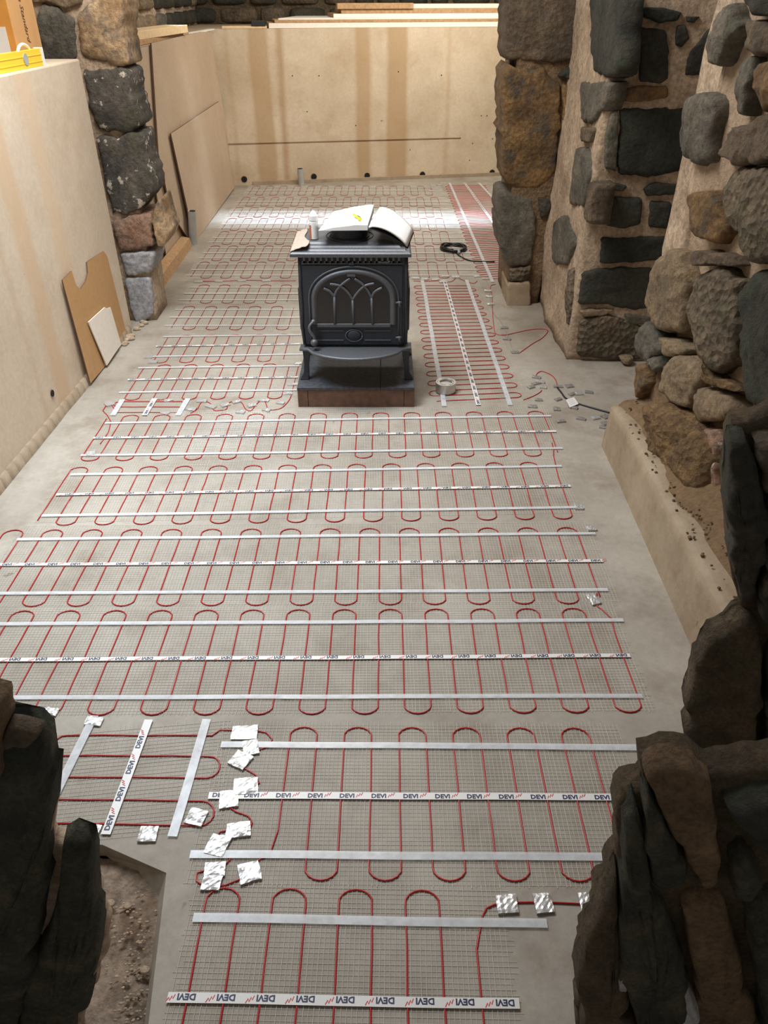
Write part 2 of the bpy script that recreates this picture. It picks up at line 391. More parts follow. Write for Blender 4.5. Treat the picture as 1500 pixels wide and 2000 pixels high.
# ---- left walls
def wall_x(Y): return -1.612 - (4.66 - Y) * .0293
A0, A1 = Vector((wall_x(-1), -1, 0)), Vector((-1.612, 4.66, 0))
n_out = Vector((-.25, 0, 0))
mb = MB(); mb.prism([A0, A1, A1 + Vector((0, 0, 1.487)), A0 + Vector((0, 0, 1.487))], (-.45, 0.0, 0))
wl = mb.build('wall_left', 'left_concrete', kind='structure'); bevel(wl, .008)
mb = MB()
ys_ = [2.0 + i * .07 for i in range(38)]
for i in range(len(ys_) - 1):
    a, b_ = ys_[i], ys_[i + 1]; ha, hb = [.05 + .005 * nz((0, y, 0), 4) for y in (a, b_)]
    wa, wb = [.014 + .004 * nz((3, y, 0), 5) for y in (a, b_)]
    xa, xb = wall_x(a), wall_x(b_)
    mb.add([(xa - .01, a, 0), (xa + wa + .008, a, 0), (xa + wa, a, ha), (xa - .01, a, ha + .006), (xb - .01, b_, 0), (xb + wb + .008, b_, 0), (xb + wb, b_, hb), (xb - .01, b_, hb + .006)],
           [(1, 5, 6, 2), (2, 6, 7, 3), (0, 1, 2, 3), (4, 7, 6, 5)])
mb.build('trim_1', 'kerb_concrete', kind='structure', smooth=True)
# drilled hole in the near left wall, its shade a dark disc
hp = PL(101, 768, (wall_x(3.5), 3.5, 0), Vector((1, -.029, 0)))
mb = MB(); mb.tube([hp + Vector((.002, 0, 0)), hp + Vector((.006, 0, 0))], .017, 16); ho = mb.build('wall_left_hole', 'hole_shade', wl)
# far left wall
mb = MB(); mb.prism([(-1.735, 4.9, 0), (-1.735, 9.15, 0), (-1.735, 9.15, 1.455), (-1.735, 4.9, 1.455)], (-.9, 0, 0))
mb.build('wall_left_far', 'far_left_concrete', kind='structure')
mb = MB(); mb.add([(-1.70, 5.1, 0), (-1.60, 5.1, 0), (-1.615, 5.1, .07), (-1.70, 5.1, .085), (-1.70, 6.55, 0), (-1.62, 6.55, 0), (-1.635, 6.55, .07), (-1.70, 6.55, .085)],
    [(1, 5, 6, 2), (2, 6, 7, 3), (0, 1, 2, 3), (4, 7, 6, 5)]); mb.build('trim_2', 'wood_tan', kind='structure')

# ---- back wall with its horizontal groove and drain holes
B0, B1 = Vector((-1.75, 8.955, 0)), Vector((1.9, 9.62, 0)); bd = (B1 - B0).normalized(); bn = Vector((bd.y, -bd.x, 0))
def bp_(x, y): return PL(x, y, B0, bn)
zL, zR = bp_(452, 284).z, bp_(900, 272).z; gx = bp_(900, 272)
mb = MB(); back = -bn * .10; up = Vector((0, 0, 1.463))
G0 = Vector((B0.x, B0.y, zL)); G1 = gx; hh = Vector((0, 0, .018))
mb.prism([B0, B1, Vector((B1.x, B1.y, G1.z)), G1, G0], back)
mb.prism([G0 + hh, G1 + hh, G1, Vector((B1.x, B1.y, G1.z)), B1 + up, B0 + up], back)
mb.prism([G0 - bn * .018, G1 - bn * .018, G1 - bn * .018 + hh, G0 - bn * .018 + hh], -bn * .08)
wb = mb.build('wall_back', 'back_concrete', kind='structure')
mb = MB(); mb.prism([B0 - bn * .1, B1 - bn * .1, Vector((1.9, 11, 0)), Vector((-2.6, 11, 0)), Vector((-2.6, 9.05, 0))], (0, 0, 1.458)); mb.build('ledge_back', 'far_left_concrete', kind='structure')
# low plinth strip at the foot of the back wall
mb = MB(); mb.prism([B0 + bd * .3, B1, B1 + bn * .03, B0 + bd * .3 + bn * .03], (0, 0, .035)); mb.build('baseboard_back', 'kerb_concrete', kind='structure')
for i, (x, y) in enumerate(((477, 350), (613, 345), (717, 343), (825, 341), (961, 337))):
    p = bp_(x, y); mb = MB(); r = .036
    mb.tube([p - bn * .01, p + bn * .004], r, 20, 0); mb.tube([p + bn * .004, p + bn * .0055], r * .86, 20, 1)
    mb.build('drain_hole', ['kerb_concrete', 'hole_shade'], wb)
# sockets, tiny fixing holes
mb = MB()
for x, y in ((940, 226), (951, 226), (962, 271), (923, 280), (917, 313), (695, 245), (571, 148), (623, 148), (778, 140), (862, 147), (600, 218)):
    p = bp_(x, y); mb.tube([p, p + bn * .002], .006, 8)
mb.build('fixing_holes', 'hole_shade', wb, 'stuff')

# ---- dark rubble wall above the ledges
def rubble(parent, org, ux, uz, n, L_, z0, z1, mats, lo=.22, hi=.5, rh=.2):
    z = z0; org = Vector(org); ux = Vector(ux)
    while z < z1:
        h = random.uniform(.7, 1.2) * rh; x = random.uniform(-.2, 0)
        while x < L_:
            w_ = random.uniform(lo, hi); mbx = []
            for k in range(14):
                a = 2 * math.pi * k / 14; ex = math.copysign(abs(math.cos(a)) ** .45, math.cos(a)); ey = math.copysign(abs(math.sin(a)) ** .45, math.sin(a))
                mbx.append(org + ux * (x + w_ / 2 + ex * (w_ / 2 - .015) * random.uniform(.93, 1)) + Vector((0, 0, z + h / 2 + ey * (h / 2 - .012) * random.uniform(.92, 1))))
            vs = []; fs = []; c = sum(mbx, Vector()) / 14
            for s_, hgt in ((1, -.05), (1, .01), (.88, .045), (.5, .06)):
                for p in mbx: vs.append(c + (p - c) * s_ + n * (hgt + .02 * nz(p + Vector((x, 0, 0)), 8)))
            for j in range(3):
                for k in range(14): fs.append((j * 14 + k, j * 14 + (k + 1) % 14, (j + 1) * 14 + (k + 1) % 14, (j + 1) * 14 + k))
            fs.append(tuple(42 + k for k in range(14)))
            link('stone', from_data(vs, fs), random.choice(mats), parent, None, True); x += w_
        z += h
ub = slab('wall_back_upper', [(-2.7, 10.35, 1.44), (2.6, 10.6, 1.44), (2.6, 10.6, 2.7), (-2.7, 10.35, 2.7)], .2, .02, 'mortar_dark', 30, 10)
rubble(ub, (-2.7, 10.35, 0), Vector((5.3, .25, 0)).normalized(), 0, Vector((0.05, -1, 0)), 5.3, 1.46, 2.2, ['upper_stone', 'upper_stone', 'basalt_dark', 'stone_brown'])
ul = slab('wall_left_upper', [(-2.15, 10.4, 1.44), (-2.15, 5.0, 1.44), (-2.15, 5.0, 2.7), (-2.15, 10.4, 2.7)][::-1][0:0] or [(-2.15, 5.0, 1.44), (-2.15, 10.4, 1.44), (-2.15, 10.4, 2.7), (-2.15, 5.0, 2.7)], .2, .03, 'mortar', 30, 10)
rubble(ul, (-2.15, 5.0, 0), Vector((0, 1, 0)), 0, Vector((1, 0, 0)), 5.3, 1.46, 2.2, ['upper_stone', 'basalt_grey', 'stone_tan', 'basalt_dark'])

# ---- left stone pier
pY = 4.80; pn = Vector((.0, -1, 0))
pier = slab('wall_left_pier', [(-2.3, pY + .01, 0), (-1.492, pY + .01, 0), (-1.45, pY + .01, 2.0), (-2.3, pY + .01, 2.0)], .30, .02, 'mortar', 16, 30)
sl = [([(155, 30), (170, 10), (205, -15), (240, -5), (246, 50), (248, 90), (253, 123), (228, 128), (195, 122), (160, 115), (152, 70)], 'stone_cream'),
      ([(163, 137), (200, 131), (253, 131), (264, 180), (275, 240), (262, 258), (190, 258), (175, 200)], 'basalt_fleck'),
      ([(190, 268), (230, 263), (272, 260), (290, 310), (298, 372), (280, 400), (255, 415), (218, 419), (208, 370), (198, 310)], 'basalt_fleck'),
      ([(220, 430), (260, 421), (295, 414), (299, 440), (303, 480), (262, 488), (232, 488)], 'stone_red'),
      ([(300, 404), (312, 390), (320, 415), (333, 455), (324, 478), (308, 484), (300, 440)], 'stone_cream'),
      ([(83, 5), (120, 15), (145, 40), (151, 75), (150, 122), (90, 130), (70, 60)], 'basalt_grey'),
      ([(30, -40), (120, -30), (160, -10), (160, 8), (130, 20), (95, 5), (60, 8)], 'stone_tan'),
      ([(234, 494), (300, 490), (306, 500), (296, 533), (245, 539)], 'plaster_grey')]
for po, mt in sl: stone(po, (0, pY, 0), pn, mt, pier, depth=.26, proud=.03)
stone([(243, 543), (294, 539), (302, 612), (270, 638), (255, 600)], (0, pY, 0), pn, 'plaster_grey', pier, depth=.03, proud=.014, rough=.3, name='plaster_block')
mb = MB(); mb.prism([(-1.575, 4.83, 0), (-1.515, 4.83, 0), (-1.60, 5.22, 0), (-1.70, 5.22, 0)], (0, 0, .42)); mb.build('plaster_return', 'mortar', pier)
mb = MB()
for i in range(26):
    y = random.uniform(4.35, 4.9); x = wall_x(y) + random.uniform(.02, .06); r = random.uniform(.008, .022)
    mb.sphere((x, y, r * .5), r, 0, (1.2, 1, .7))
mb.build('mortar_crumbs', 'mortar', kind='stuff'); tag(bpy.data.objects['mortar_crumbs'], 'loose crumbs of mortar at the foot of the left stone pier', 'rubble')

# ---- right side, far pier
rpY = 5.12
rp = slab('wall_right_pier', [(.85, rpY + .01, 0), (1.06, rpY + .01, 0), (1.22, rpY + .01, 2.1), (.74, rpY + .01, 2.1)], .5, .02, 'mortar_brown', 14, 34)
rl = [([(988, -25), (1140, -25), (1140, 108), (1085, 126), (1040, 120), (988, 118)], 'stone_brown'),
      ([(985, 126), (1062, 128), (1092, 165), (1098, 200), (1092, 265), (1086, 340), (1060, 366), (1030, 372), (985, 368), (980, 300), (980, 200)], 'stone_orange'),
      ([(1098, 168), (1128, 160), (1126, 250), (1098, 268)], 'stone_orange'),
      ([(1087, 150), (1108, 132), (1146, 121), (1147, 148), (1115, 156)], 'basalt_dark'),
      ([(1092, 290), (1124, 287), (1120, 366), (1090, 362)], 'basalt_grey'),
      ([(976, 380), (1010, 377), (1040, 380), (1044, 456), (1039, 512), (992, 520), (974, 480), (972, 420)], 'basalt_grey'),
      ([(993, 524), (1038, 517), (1034, 545), (994, 549)], 'stone_pitted'),
      ([(1050, 384), (1075, 390), (1072, 420), (1056, 424)], 'basalt_dark')]
for po, mt in rl: stone(po, (0, rpY, 0), (0, -1, 0), mt, rp, depth=.36, proud=.035)
stone([(991, 553), (1036, 549), (1036, 598), (990, 604)], (0, rpY - .02, 0), (0, -1, 0), 'kerb_concrete', rp, depth=.3, proud=.012, rough=.4, name='plaster_block')
# return wall between the far pier and the alcove
sx = 1.075
rs = slab('wall_right_return', [(sx - .01, 5.25, 0), (sx, 4.18, 0), (sx + .01, 4.18, 2.2), (sx, 5.25, 2.2)], .3, .03, 'mortar', 16, 34)
sd = Vector((-1, 0, 0))
for po, mt in [([(1128, 285), (1155, 290), (1158, 340), (1142, 408), (1118, 398)], 'basalt_grey'),
               ([(1158, -20), (1225, -20), (1212, 145), (1168, 148)], 'basalt_dark'),
               ([(1135, 162), (1196, 158), (1186, 198), (1168, 238), (1138, 240)], 'basalt_grey'),
               ([(1142, 246), (1166, 250), (1160, 280), (1140, 276)], 'stone_brown'),
               ([(1084, 432), (1112, 417), (1128, 470), (1112, 518), (1084, 515)], 'basalt_grey'),
               ([(1160, 352), (1172, 360), (1160, 440), (1148, 430)], 'stone_brown'),
               ([(1112, 528), (1124, 520), (1120, 600), (1112, 640)], 'stone_pitted')]:
    stone(po, (sx, 0, 0), sd, mt, rs, depth=.08, proud=.03, fac=.4, rough=.8)
# alcove back wall
aY = 4.17
w2 = slab('wall_right_alcove', [(1.07, aY, 0), (1.95, aY - .04, 0), (1.95, aY - .04, 2.2), (1.07, aY, 2.2)], .3, .012, 'mortar', 34, 60)
al = [([(1244, 53), (1300, 57), (1305, 110), (1303, 155), (1288, 163), (1246, 160)], 'basalt_dark'),
      ([(1244, 17), (1285, 12), (1332, 24), (1322, 40), (1285, 45), (1252, 32)], 'basalt_green'),
      ([(1336, 31), (1365, 32), (1352, 44), (1338, 42)], 'basalt_dark'),
      ([(1319, 50), (1335, 47), (1343, 75), (1330, 92), (1316, 88)], 'basalt_dark'),
      ([(1333, 150), (1340, 110), (1375, 60), (1395, 45), (1400, 90), (1375, 148)], 'basalt_dark'),
      ([(1208, 186), (1225, 170), (1262, 166), (1302, 166), (1305, 190), (1240, 199), (1215, 197)], 'stone_orange'),
      ([(1210, 211), (1260, 207), (1345, 206), (1340, 280), (1332, 335), (1272, 346), (1204, 342), (1205, 270)], 'basalt_green'),
      ([(1180, 262), (1192, 218), (1206, 212), (1202, 338), (1180, 328)], 'basalt_grey'),
      ([(1184, 353), (1225, 361), (1215, 372), (1188, 368)], 'basalt_dark'),
      ([(1252, 368), (1275, 354), (1325, 358), (1320, 378), (1260, 382)], 'basalt_dark'),
      ([(1188, 385), (1253, 384), (1250, 438), (1215, 445), (1181, 441)], 'basalt_dark'),
      ([(1267, 391), (1310, 393), (1306, 430), (1298, 445), (1262, 441)], 'basalt_dark'),
      ([(1170, 462), (1240, 460), (1310, 459), (1302, 505), (1172, 514)], 'basalt_green'),
      ([(1138, 532), (1160, 522), (1285, 519), (1272, 600), (1240, 604), (1180, 592), (1125, 594)], 'basalt_dark'),
      ([(1130, 622), (1180, 610), (1225, 622), (1270, 642), (1262, 698), (1200, 701), (1124, 694)], 'stone_pitted'),
      ([(1215, 609), (1270, 616), (1266, 630), (1222, 630)], 'basalt_grey'),
      ([(1380, 160), (1440, 150), (1440, 240), (1385, 250)], 'basalt_dark'),
      ([(1070 + 60, 606), (1150, 600), (1200, 602), (1180, 612), (1140, 616)], 'stone_tan')]
for po, mt in al: stone(po, (0, aY, 0), (0.0, -1, 0), mt, w2, depth=.06, proud=.036, fac=.2, rough=.6)
stone([(1212, 700), (1225, 696), (1238, 699), (1236, 709), (1215, 709)], (0, aY - .08, 0), (0, -1, 0), 'stone_tan', w2, depth=.04, proud=.03)

# ---- right near wall: cast kerb, mortar slope and boulders
def loft(name, stations, mat, amp=.02, kind='structure', sub=6):
    # stations: list of (Y, [(x, z) ...]) with equal counts
    prof = []
    for (Y, pr) in stations:
        q = []
        for i in range(len(pr) - 1):
            for k in range(sub): t = k / sub; q.append((pr[i][0] * (1 - t) + pr[i + 1][0] * t, pr[i][1] * (1 - t) + pr[i + 1][1] * t))
        q.append(pr[-1]); prof.append((Y, q))
    rows = []
    for a in range(len(prof) - 1):
        Y0, q0 = prof[a]; Y1, q1 = prof[a + 1]; st = max(2, int(abs(Y1 - Y0) / .05))
        for k in range(st + (a == len(prof) - 2)):
            t = k / st; rows.append([Vector((u[0] * (1 - t) + v[0] * t, Y0 * (1 - t) + Y1 * t, u[1] * (1 - t) + v[1] * t)) for u, v in zip(q0, q1)])
    W = len(rows[0]); vs = []; fs = []
    for r in rows:
        for i, p in enumerate(r):
            e = 0 if p.z < .002 else 1
            d = amp * e * (nz(p, 4) + .6 * nz(p, 11, 1) + .35 * nz(p, 28, 2)); vs.append(p + Vector((-d, d * .3, d * .7)))
    for j in range(len(rows) - 1):
        for i in range(W - 1): fs.append((j * W + i, j * W + i + 1, (j + 1) * W + i + 1, (j + 1) * W + i))
    fs.append(tuple(range(W - 1, -1, -1))); fs.append(tuple((len(rows) - 1) * W + i for i in range(W)))
    o = link(name, from_data(vs, fs), mat, None, kind, True)
    bm = bmesh.new(); bm.from_mesh(o.data); bmesh.ops.recalc_face_normals(bm, faces=bm.faces); bm.to_mesh(o.data); bm.free(); return o
kx = 1.035
loft('trim_3', [(3.15, [(kx, 0), (kx + .012, .205), (kx + .03, .215), (1.24, .215), (1.24, 0)]), (2.9, [(kx, 0), (kx + .012, .225), (kx + .03, .235), (1.24, .235), (1.24, 0)]),
                (1.2, [(kx - .03, 0), (kx - .005, .21), (kx + .02, .225), (1.24, .225), (1.24, 0)])], 'kerb_concrete', .004)
loft('wall_right', [(3.14, [(1.07, .19), (1.12, .235), (1.20, .27), (1.24, .6), (1.20, 1.2), (1.20, 2.4), (2.2, 2.4), (2.2, 0), (1.07, 0)]),
                    (2.6, [(1.065, .20), (1.12, .25), (1.20, .31), (1.27, .6), (1.26, 1.2), (1.25, 2.4), (2.2, 2.4), (2.2, 0), (1.065, 0)]),
                    (1.9, [(1.06, .20), (1.13, .27), (1.25, .36), (1.32, .6), (1.32, 1.2), (1.32, 2.4), (2.2, 2.4), (2.2, 0), (1.06, 0)]),
                    (1.15, [(1.03, .20), (1.08, .30), (1.16, .42), (1.28, .6), (1.36, 1.2), (1.36, 2.4), (2.2, 2.4), (2.2, 0), (1.03, 0)])], 'mortar_earth', .022)
loft('wall_right_end', [(3.36, [(1.28, 0), (1.24, .5), (1.22, 1.2), (1.22, 2.4), (2.2, 2.4), (2.2, 0)]), (3.1, [(1.20, 0), (1.22, .5), (1.20, 1.2), (1.20, 2.4), (2.2, 2.4), (2.2, 0)])], 'mortar', .022)
wr = bpy.data.objects['wall_right']
w3a, w3b = Vector((1.165, 3.25, 0)), Vector((1.31, 1.3, 0)); w3n = Vector((-(w3a.y - w3b.y), -(w3b.x - w3a.x), 0)).normalized()
w3 = [([(1346, 192), (1375, 180), (1407, 190), (1405, 240), (1388, 320), (1357, 325), (1334, 290), (1340, 230)], 'basalt_grey'),
      ([(1388, 125), (1410, 20), (1440, 0), (1455, 50), (1432, 90), (1415, 132)], 'basalt_grey'),
      ([(1450, 160), (1460, 112), (1478, 108), (1482, 160), (1470, 230), (1450, 225)], 'basalt_grey'),
      ([(1460, 40), (1500, 40), (1530, 60), (1530, 105), (1490, 108), (1462, 95)], 'stone_brown'),
      ([(1460, -40), (1540, -40), (1540, 30), (1480, 32)], 'basalt_dark'),
      ([(1356, 382), (1378, 368), (1404, 372), (1432, 440), (1402, 480), (1362, 452)], 'stone_orange'),
      ([(1408, 380), (1440, 330), (1500, 320), (1540, 350), (1540, 500), (1480, 520), (1440, 440)], 'stone_pitted'),
      ([(1412, 300), (1440, 250), (1475, 245), (1540, 200), (1540, 310), (1450, 322)], 'stone_brown'),
      ([(1488, 120), (1540, 120), (1540, 190), (1490, 225)], 'stone_orange'),
      ([(1268, 590), (1282, 522), (1305, 492), (1335, 490), (1350, 540), (1340, 600), (1332, 655), (1290, 640)], 'stone_tan'),
      ([(1348, 600), (1358, 540), (1400, 522), (1440, 540), (1455, 620), (1445, 700), (1402, 730), (1370, 680)], 'stone_pitted'),
      ([(1450, 560), (1475, 530), (1540, 540), (1540, 800), (1470, 800), (1452, 700), (1462, 620)], 'basalt_dark'),
      ([(1362, 490), (1400, 490), (1430, 500), (1440, 522), (1400, 516), (1364, 520)], 'stone_brown'),
      ([(1249, 655), (1275, 622), (1294, 660), (1308, 682), (1285, 700), (1268, 712), (1249, 698)], 'basalt_grey'),
      ([(1287, 657), (1320, 662), (1346, 682), (1342, 692), (1312, 699)], 'stone_tan'),
      ([(1274, 702), (1298, 692), (1298, 720), (1277, 728)], 'basalt_grey'),
      ([(1247, 712), (1270, 712), (1273, 748), (1255, 780), (1246, 760), (1244, 735)], 'stone_orange'),
      ([(1290, 718), (1315, 700), (1342, 692), (1370, 712), (1375, 740), (1366, 766), (1350, 800), (1322, 782), (1294, 760)], 'stone_tan'),
      ([(1352, 796), (1370, 757), (1402, 760), (1432, 772), (1445, 805), (1422, 820), (1375, 826), (1357, 820)], 'stone_tan'),
      ([(1376, 692), (1400, 736), (1440, 756), (1446, 768), (1400, 752), (1378, 730)], 'stone_flaky'),
      ([(1450, 800), (1500, 806), (1500, 842), (1420, 838), (1430, 822)], 'stone_flaky')]
for po, mt in w3: stone(po, w3a, w3n, mt, wr, depth=.10, proud=.04)
stone([(1274, 792), (1305, 784), (1357, 834), (1390, 852), (1402, 884), (1399, 932), (1386, 964), (1352, 968), (1336, 948), (1312, 910), (1290, 880), (1277, 837)],
      w3a + Vector((-.04, 0, 0)), w3n, 'stone_flaky', wr, depth=.14, proud=.07)
stone([(1372, 835), (1400, 840), (1412, 870), (1410, 960), (1395, 968), (1402, 900), (1390, 852)], w3a + Vector((-.02, 0, 0)), w3n, 'stone_red', wr, depth=.1, proud=.03)
# rubble edge where the slope meets the kerb
mb = MB()
for i in range(120):
    y = random.uniform(1.5, 3.1); x = kx + .02 + random.uniform(0, .16) ** 1.1; r = random.uniform(.002, .006)
    mb.sphere((x, y, .225 + (x - kx) * .35), r, 0, (1.2, 1, .8))
o = mb.build('rubble_crumbs', 'mortar_brown', kind='stuff'); tag(o, 'crumbs of mortar lying along the sloped ledge of the right wall', 'rubble')

sq = PL(1325, 1054, (1.10, 1.9, 0), Vector((-1, 0, .5)).normalized()); mb = MB(); mb.prism([sq + Vector((-.004, a, b_)) for a, b_ in ((-.014, -.014), (.014, -.014), (.014, .014), (-.014, .014))], (.02, 0, .01)); mb.build('socket_hole', 'hole_shade', wr)
# ---- right door jamb (dark, close to the camera)
jn = Vector((-.25, -1, 0)).normalized(); jY = 1.28
jb = stone([(1418, 838), (1500, 800), (1720, 700), (1720, 1580), (1400, 1650), (1374, 1560), (1346, 1490), (1340, 1400), (1350, 1300), (1366, 1262), (1444, 1188), (1424, 1100), (1414, 1000)],
           (0.85, jY + .03, 0), jn, 'mortar_dark', None, depth=.05, proud=.012, rough=.5, name='wall_jamb_right', N=120, fac=0); jb['kind'] = 'structure'
jl = [([(1418, 842), (1450, 846), (1470, 880), (1492, 960), (1488, 1100), (1470, 1170), (1448, 1180), (1425, 1100), (1414, 1000)], 'basalt_dark'),
      ([(1470, 850), (1640, 830), (1640, 1000), (1505, 990), (1480, 900)], 'stone_brown'),
      ([(1498, 1000), (1640, 1010), (1640, 1230), (1480, 1200)], 'basalt_near'),
      ([(1362, 1262), (1400, 1225), (1450, 1190), (1478, 1215), (1490, 1330), (1480, 1470), (1430, 1510), (1385, 1550), (1352, 1500), (1338, 1400), (1348, 1300)], 'mortar_dark'),
      ([(1496, 1240), (1640, 1250), (1640, 1480), (1490, 1460)], 'basalt_near'),
      ([(1392, 1560), (1440, 1520), (1478, 1500), (1476, 1600), (1440, 1640), (1400, 1630)], 'basalt_dark'),
      ([(1465, 1490), (1500, 1468), (1640, 1480), (1640, 1650), (1510, 1640), (1475, 1590)], 'stone_brown')]
for po, mt in jl: stone(po, (0.85, jY, 0), jn, mt, jb, depth=.03, proud=.05, rough=1.0, fac=.4)
# stub of the jamb in the bottom right corner
kY = .72
kb = stone([(1256, 1500), (1290, 1484), (1340, 1484), (1392, 1524), (1440, 1500), (1720, 1480), (1720, 2120), (1146, 2120), (1130, 1960), (1126, 1852), (1150, 1795), (1192, 1718), (1206, 1670), (1212, 1568), (1236, 1554), (1256, 1566)],
           (0, kY + .02, 0), (-.12, -1, 0), 'mortar_dark', None, depth=.05, proud=.012, rough=.4, name='wall_jamb_stub_right', N=150, fac=0); kb['kind'] = 'structure'
kl = [([(1257, 1505), (1290, 1484), (1340, 1490), (1392, 1530), (1405, 1620), (1402, 1720), (1378, 1740), (1350, 1690), (1318, 1620), (1285, 1560)], 'mortar_brown', .03),
      ([(1256, 1516), (1284, 1562), (1304, 1612), (1338, 1670), (1345, 1700), (1332, 1722), (1292, 1732), (1262, 1700), (1256, 1600)], 'basalt_near', .05),
      ([(1212, 1572), (1234, 1556), (1253, 1570), (1258, 1700), (1290, 1740), (1330, 1860), (1370, 2060), (1290, 2130), (1240, 1960), (1215, 1850), (1205, 1760), (1208, 1660)], 'basalt_near', .06),
      ([(1196, 1712), (1206, 1690), (1206, 1780), (1214, 1860), (1240, 1980), (1250, 2130), (1142, 2130), (1130, 1960), (1126, 1852), (1150, 1795)], 'mortar_dark', .05),
      ([(1330, 1735), (1372, 1748), (1410, 1730), (1440, 1850), (1490, 2130), (1385, 2130), (1350, 1880)], 'mortar_brown', .03),
      ([(1420, 1655), (1450, 1640), (1488, 1700), (1460, 1732), (1424, 1722)], 'basalt_near', .05),
      ([(1450, 1750), (1500, 1715), (1640, 1700), (1640, 2130), (1500, 2130), (1470, 1900)], 'basalt_near', .06),
      ([(1214, 1832), (1224, 1812), (1233, 1868), (1216, 1912), (1200, 1896)], 'plaster_grey', .055),
      ([(1318, 1912), (1340, 1903), (1358, 1958), (1346, 1986), (1322, 1972)], 'plaster_grey', .055),
      ([(1410, 1560), (1500, 1660), (1640, 1670), (1640, 1560), (1480, 1540)], 'basalt_dark', .05)]
for po, mt, pr in kl: stone(po, (0, kY, 0), (-.12, -1, 0), mt, kb, depth=.03, proud=pr * .7, rough=.9, fac=.4)

# ---- stub of the left jamb in the bottom left corner
lY = .74
lb = stone([(-140, 1430), (8, 1425), (88, 1440), (92, 1480), (108, 1520), (110, 1560), (100, 1640), (126, 1650), (180, 1646), (188, 1740), (204, 1788), (207, 1850), (188, 1905), (172, 1965), (140, 2120), (-140, 2120)],
           (0, lY + .025, 0), (.1, -1, 0), 'mortar', None, depth=.03, proud=.012, rough=.35, name='wall_jamb_stub_left', N=150, fac=0); lb['kind'] = 'structure'
ll = [([(-120, 1420), (-20, 1400), (10, 1412), (50, 1420), (88, 1428), (94, 1470), (112, 1490), (103, 1530), (113, 1556), (100, 1620), (98, 1690), (84, 1770), (58, 1900), (20, 2130), (-140, 2130)], 'basalt_near', .06),
      ([(124, 1648), (150, 1637), (180, 1642), (184, 1700), (190, 1742), (202, 1790), (198, 1850), (175, 1905), (155, 1965), (130, 2130), (22, 2130), (62, 1900), (96, 1800), (112, 1750), (126, 1700)], 'basalt_near', .05)]
for po, mt, pr in ll: stone(po, (0, lY, 0), (.1, -1, 0), mt, lb, depth=.03, proud=pr * .7, rough=.8, N=72, fac=.35)
stone([(-30, 1478), (28, 1484), (34, 1530), (22, 1566), (-30, 1575)], (0, lY - .05, 0), (0, -1, 0), 'mortar', lb, depth=.02, proud=.012)
# tan top faces of the two jamb stones, bare broken stone
stone([(12, 1414), (45, 1420), (80, 1428), (60, 1452), (34, 1482), (16, 1500), (8, 1460)], (0, lY - .055, 0), (0, -1, 0), 'stone_brown', lb, depth=.02, proud=.012)
stone([(-60, 1370), (0, 1375), (7, 1420), (5, 1500), (-10, 1560), (-60, 1560)], (0, lY - .07, 0), (0, -1, 0), 'mortar_brown', lb, depth=.04, proud=.02)

# ============================================================ HEATING MATS
txt = bpy.data.curves.new('t', 'FONT'); txt.body = 'DEVI'; txt.size = 1; txt.offset = .035; txt.resolution_u = 2
to = bpy.data.objects.new('t', txt); C.objects.link(to); bpy.context.view_layer.update()
me_t = bpy.data.meshes.new_from_object(to); bpy.data.objects.remove(to)
tv = [v.co.copy() for v in me_t.vertices]; tf = [tuple(p.vertices) for p in me_t.polygons]
tw = max(v.x for v in tv); th_ = max(v.y for v in tv)
def word(text, size=1, shear=0, offset=0.0):
    c_ = bpy.data.curves.new('w', 'FONT'); c_.body = text; c_.size = size; c_.shear = shear; c_.resolution_u = 2; c_.offset = offset
    o_ = bpy.data.objects.new('w', c_); C.objects.link(o_); bpy.context.view_layer.update()
    me_ = bpy.data.meshes.new_from_object(o_); bpy.data.objects.remove(o_)
    return [v.co.copy() for v in me_.vertices], [tuple(p.vertices) for p in me_.polygons]
def squiggle():
    pts = [(0, .05), (.16, .5), (.26, .22), (.44, .68), (.52, .36), (.74, .8)]; vs = []; fs = []
    for i, (x, y) in enumerate(pts): vs += [Vector((x - .02, y + .04, 0)), Vector((x + .03, y - .04, 0))]
    for i in range(len(pts) - 1): fs.append((2 * i, 2 * i + 1, 2 * i + 3, 2 * i + 2))
    return vs, fs
sq_v, sq_f = squiggle()
def strip(name, a, b_, wd, z, mat, parent, crumple=.0006):
    a = Vector(a); b_ = Vector(b_); d = (b_ - a); L_ = d.length; d.normalize(); s_ = Vector((-d.y, d.x, 0)); n = max(4, int(L_ / .04)); vs = []; fs = []
    for i in range(n + 1):
        p = a + d * (L_ * i / n); wob = .003 * nz(p, 3, 2)
        for k, e in enumerate((-.5, .5)):
            q = p + s_ * (wd * e + wob); vs.append((q.x, q.y, z + crumple * nz(q, 30)))
            vs.append((q.x, q.y, z - .0008))
    for i in range(n):
        o_ = i * 4; fs += [(o_, o_ + 4, o_ + 6, o_ + 2), (o_ + 1, o_ + 3, o_ + 7, o_ + 5), (o_, o_ + 1, o_ + 5, o_ + 4), (o_ + 2, o_ + 6, o_ + 7, o_ + 3)]
    fs += [(0, 2, 3, 1), (n * 4, n * 4 + 1, n * 4 + 3, n * 4 + 2)]
    return link(name, from_data(vs, fs), mat, parent)
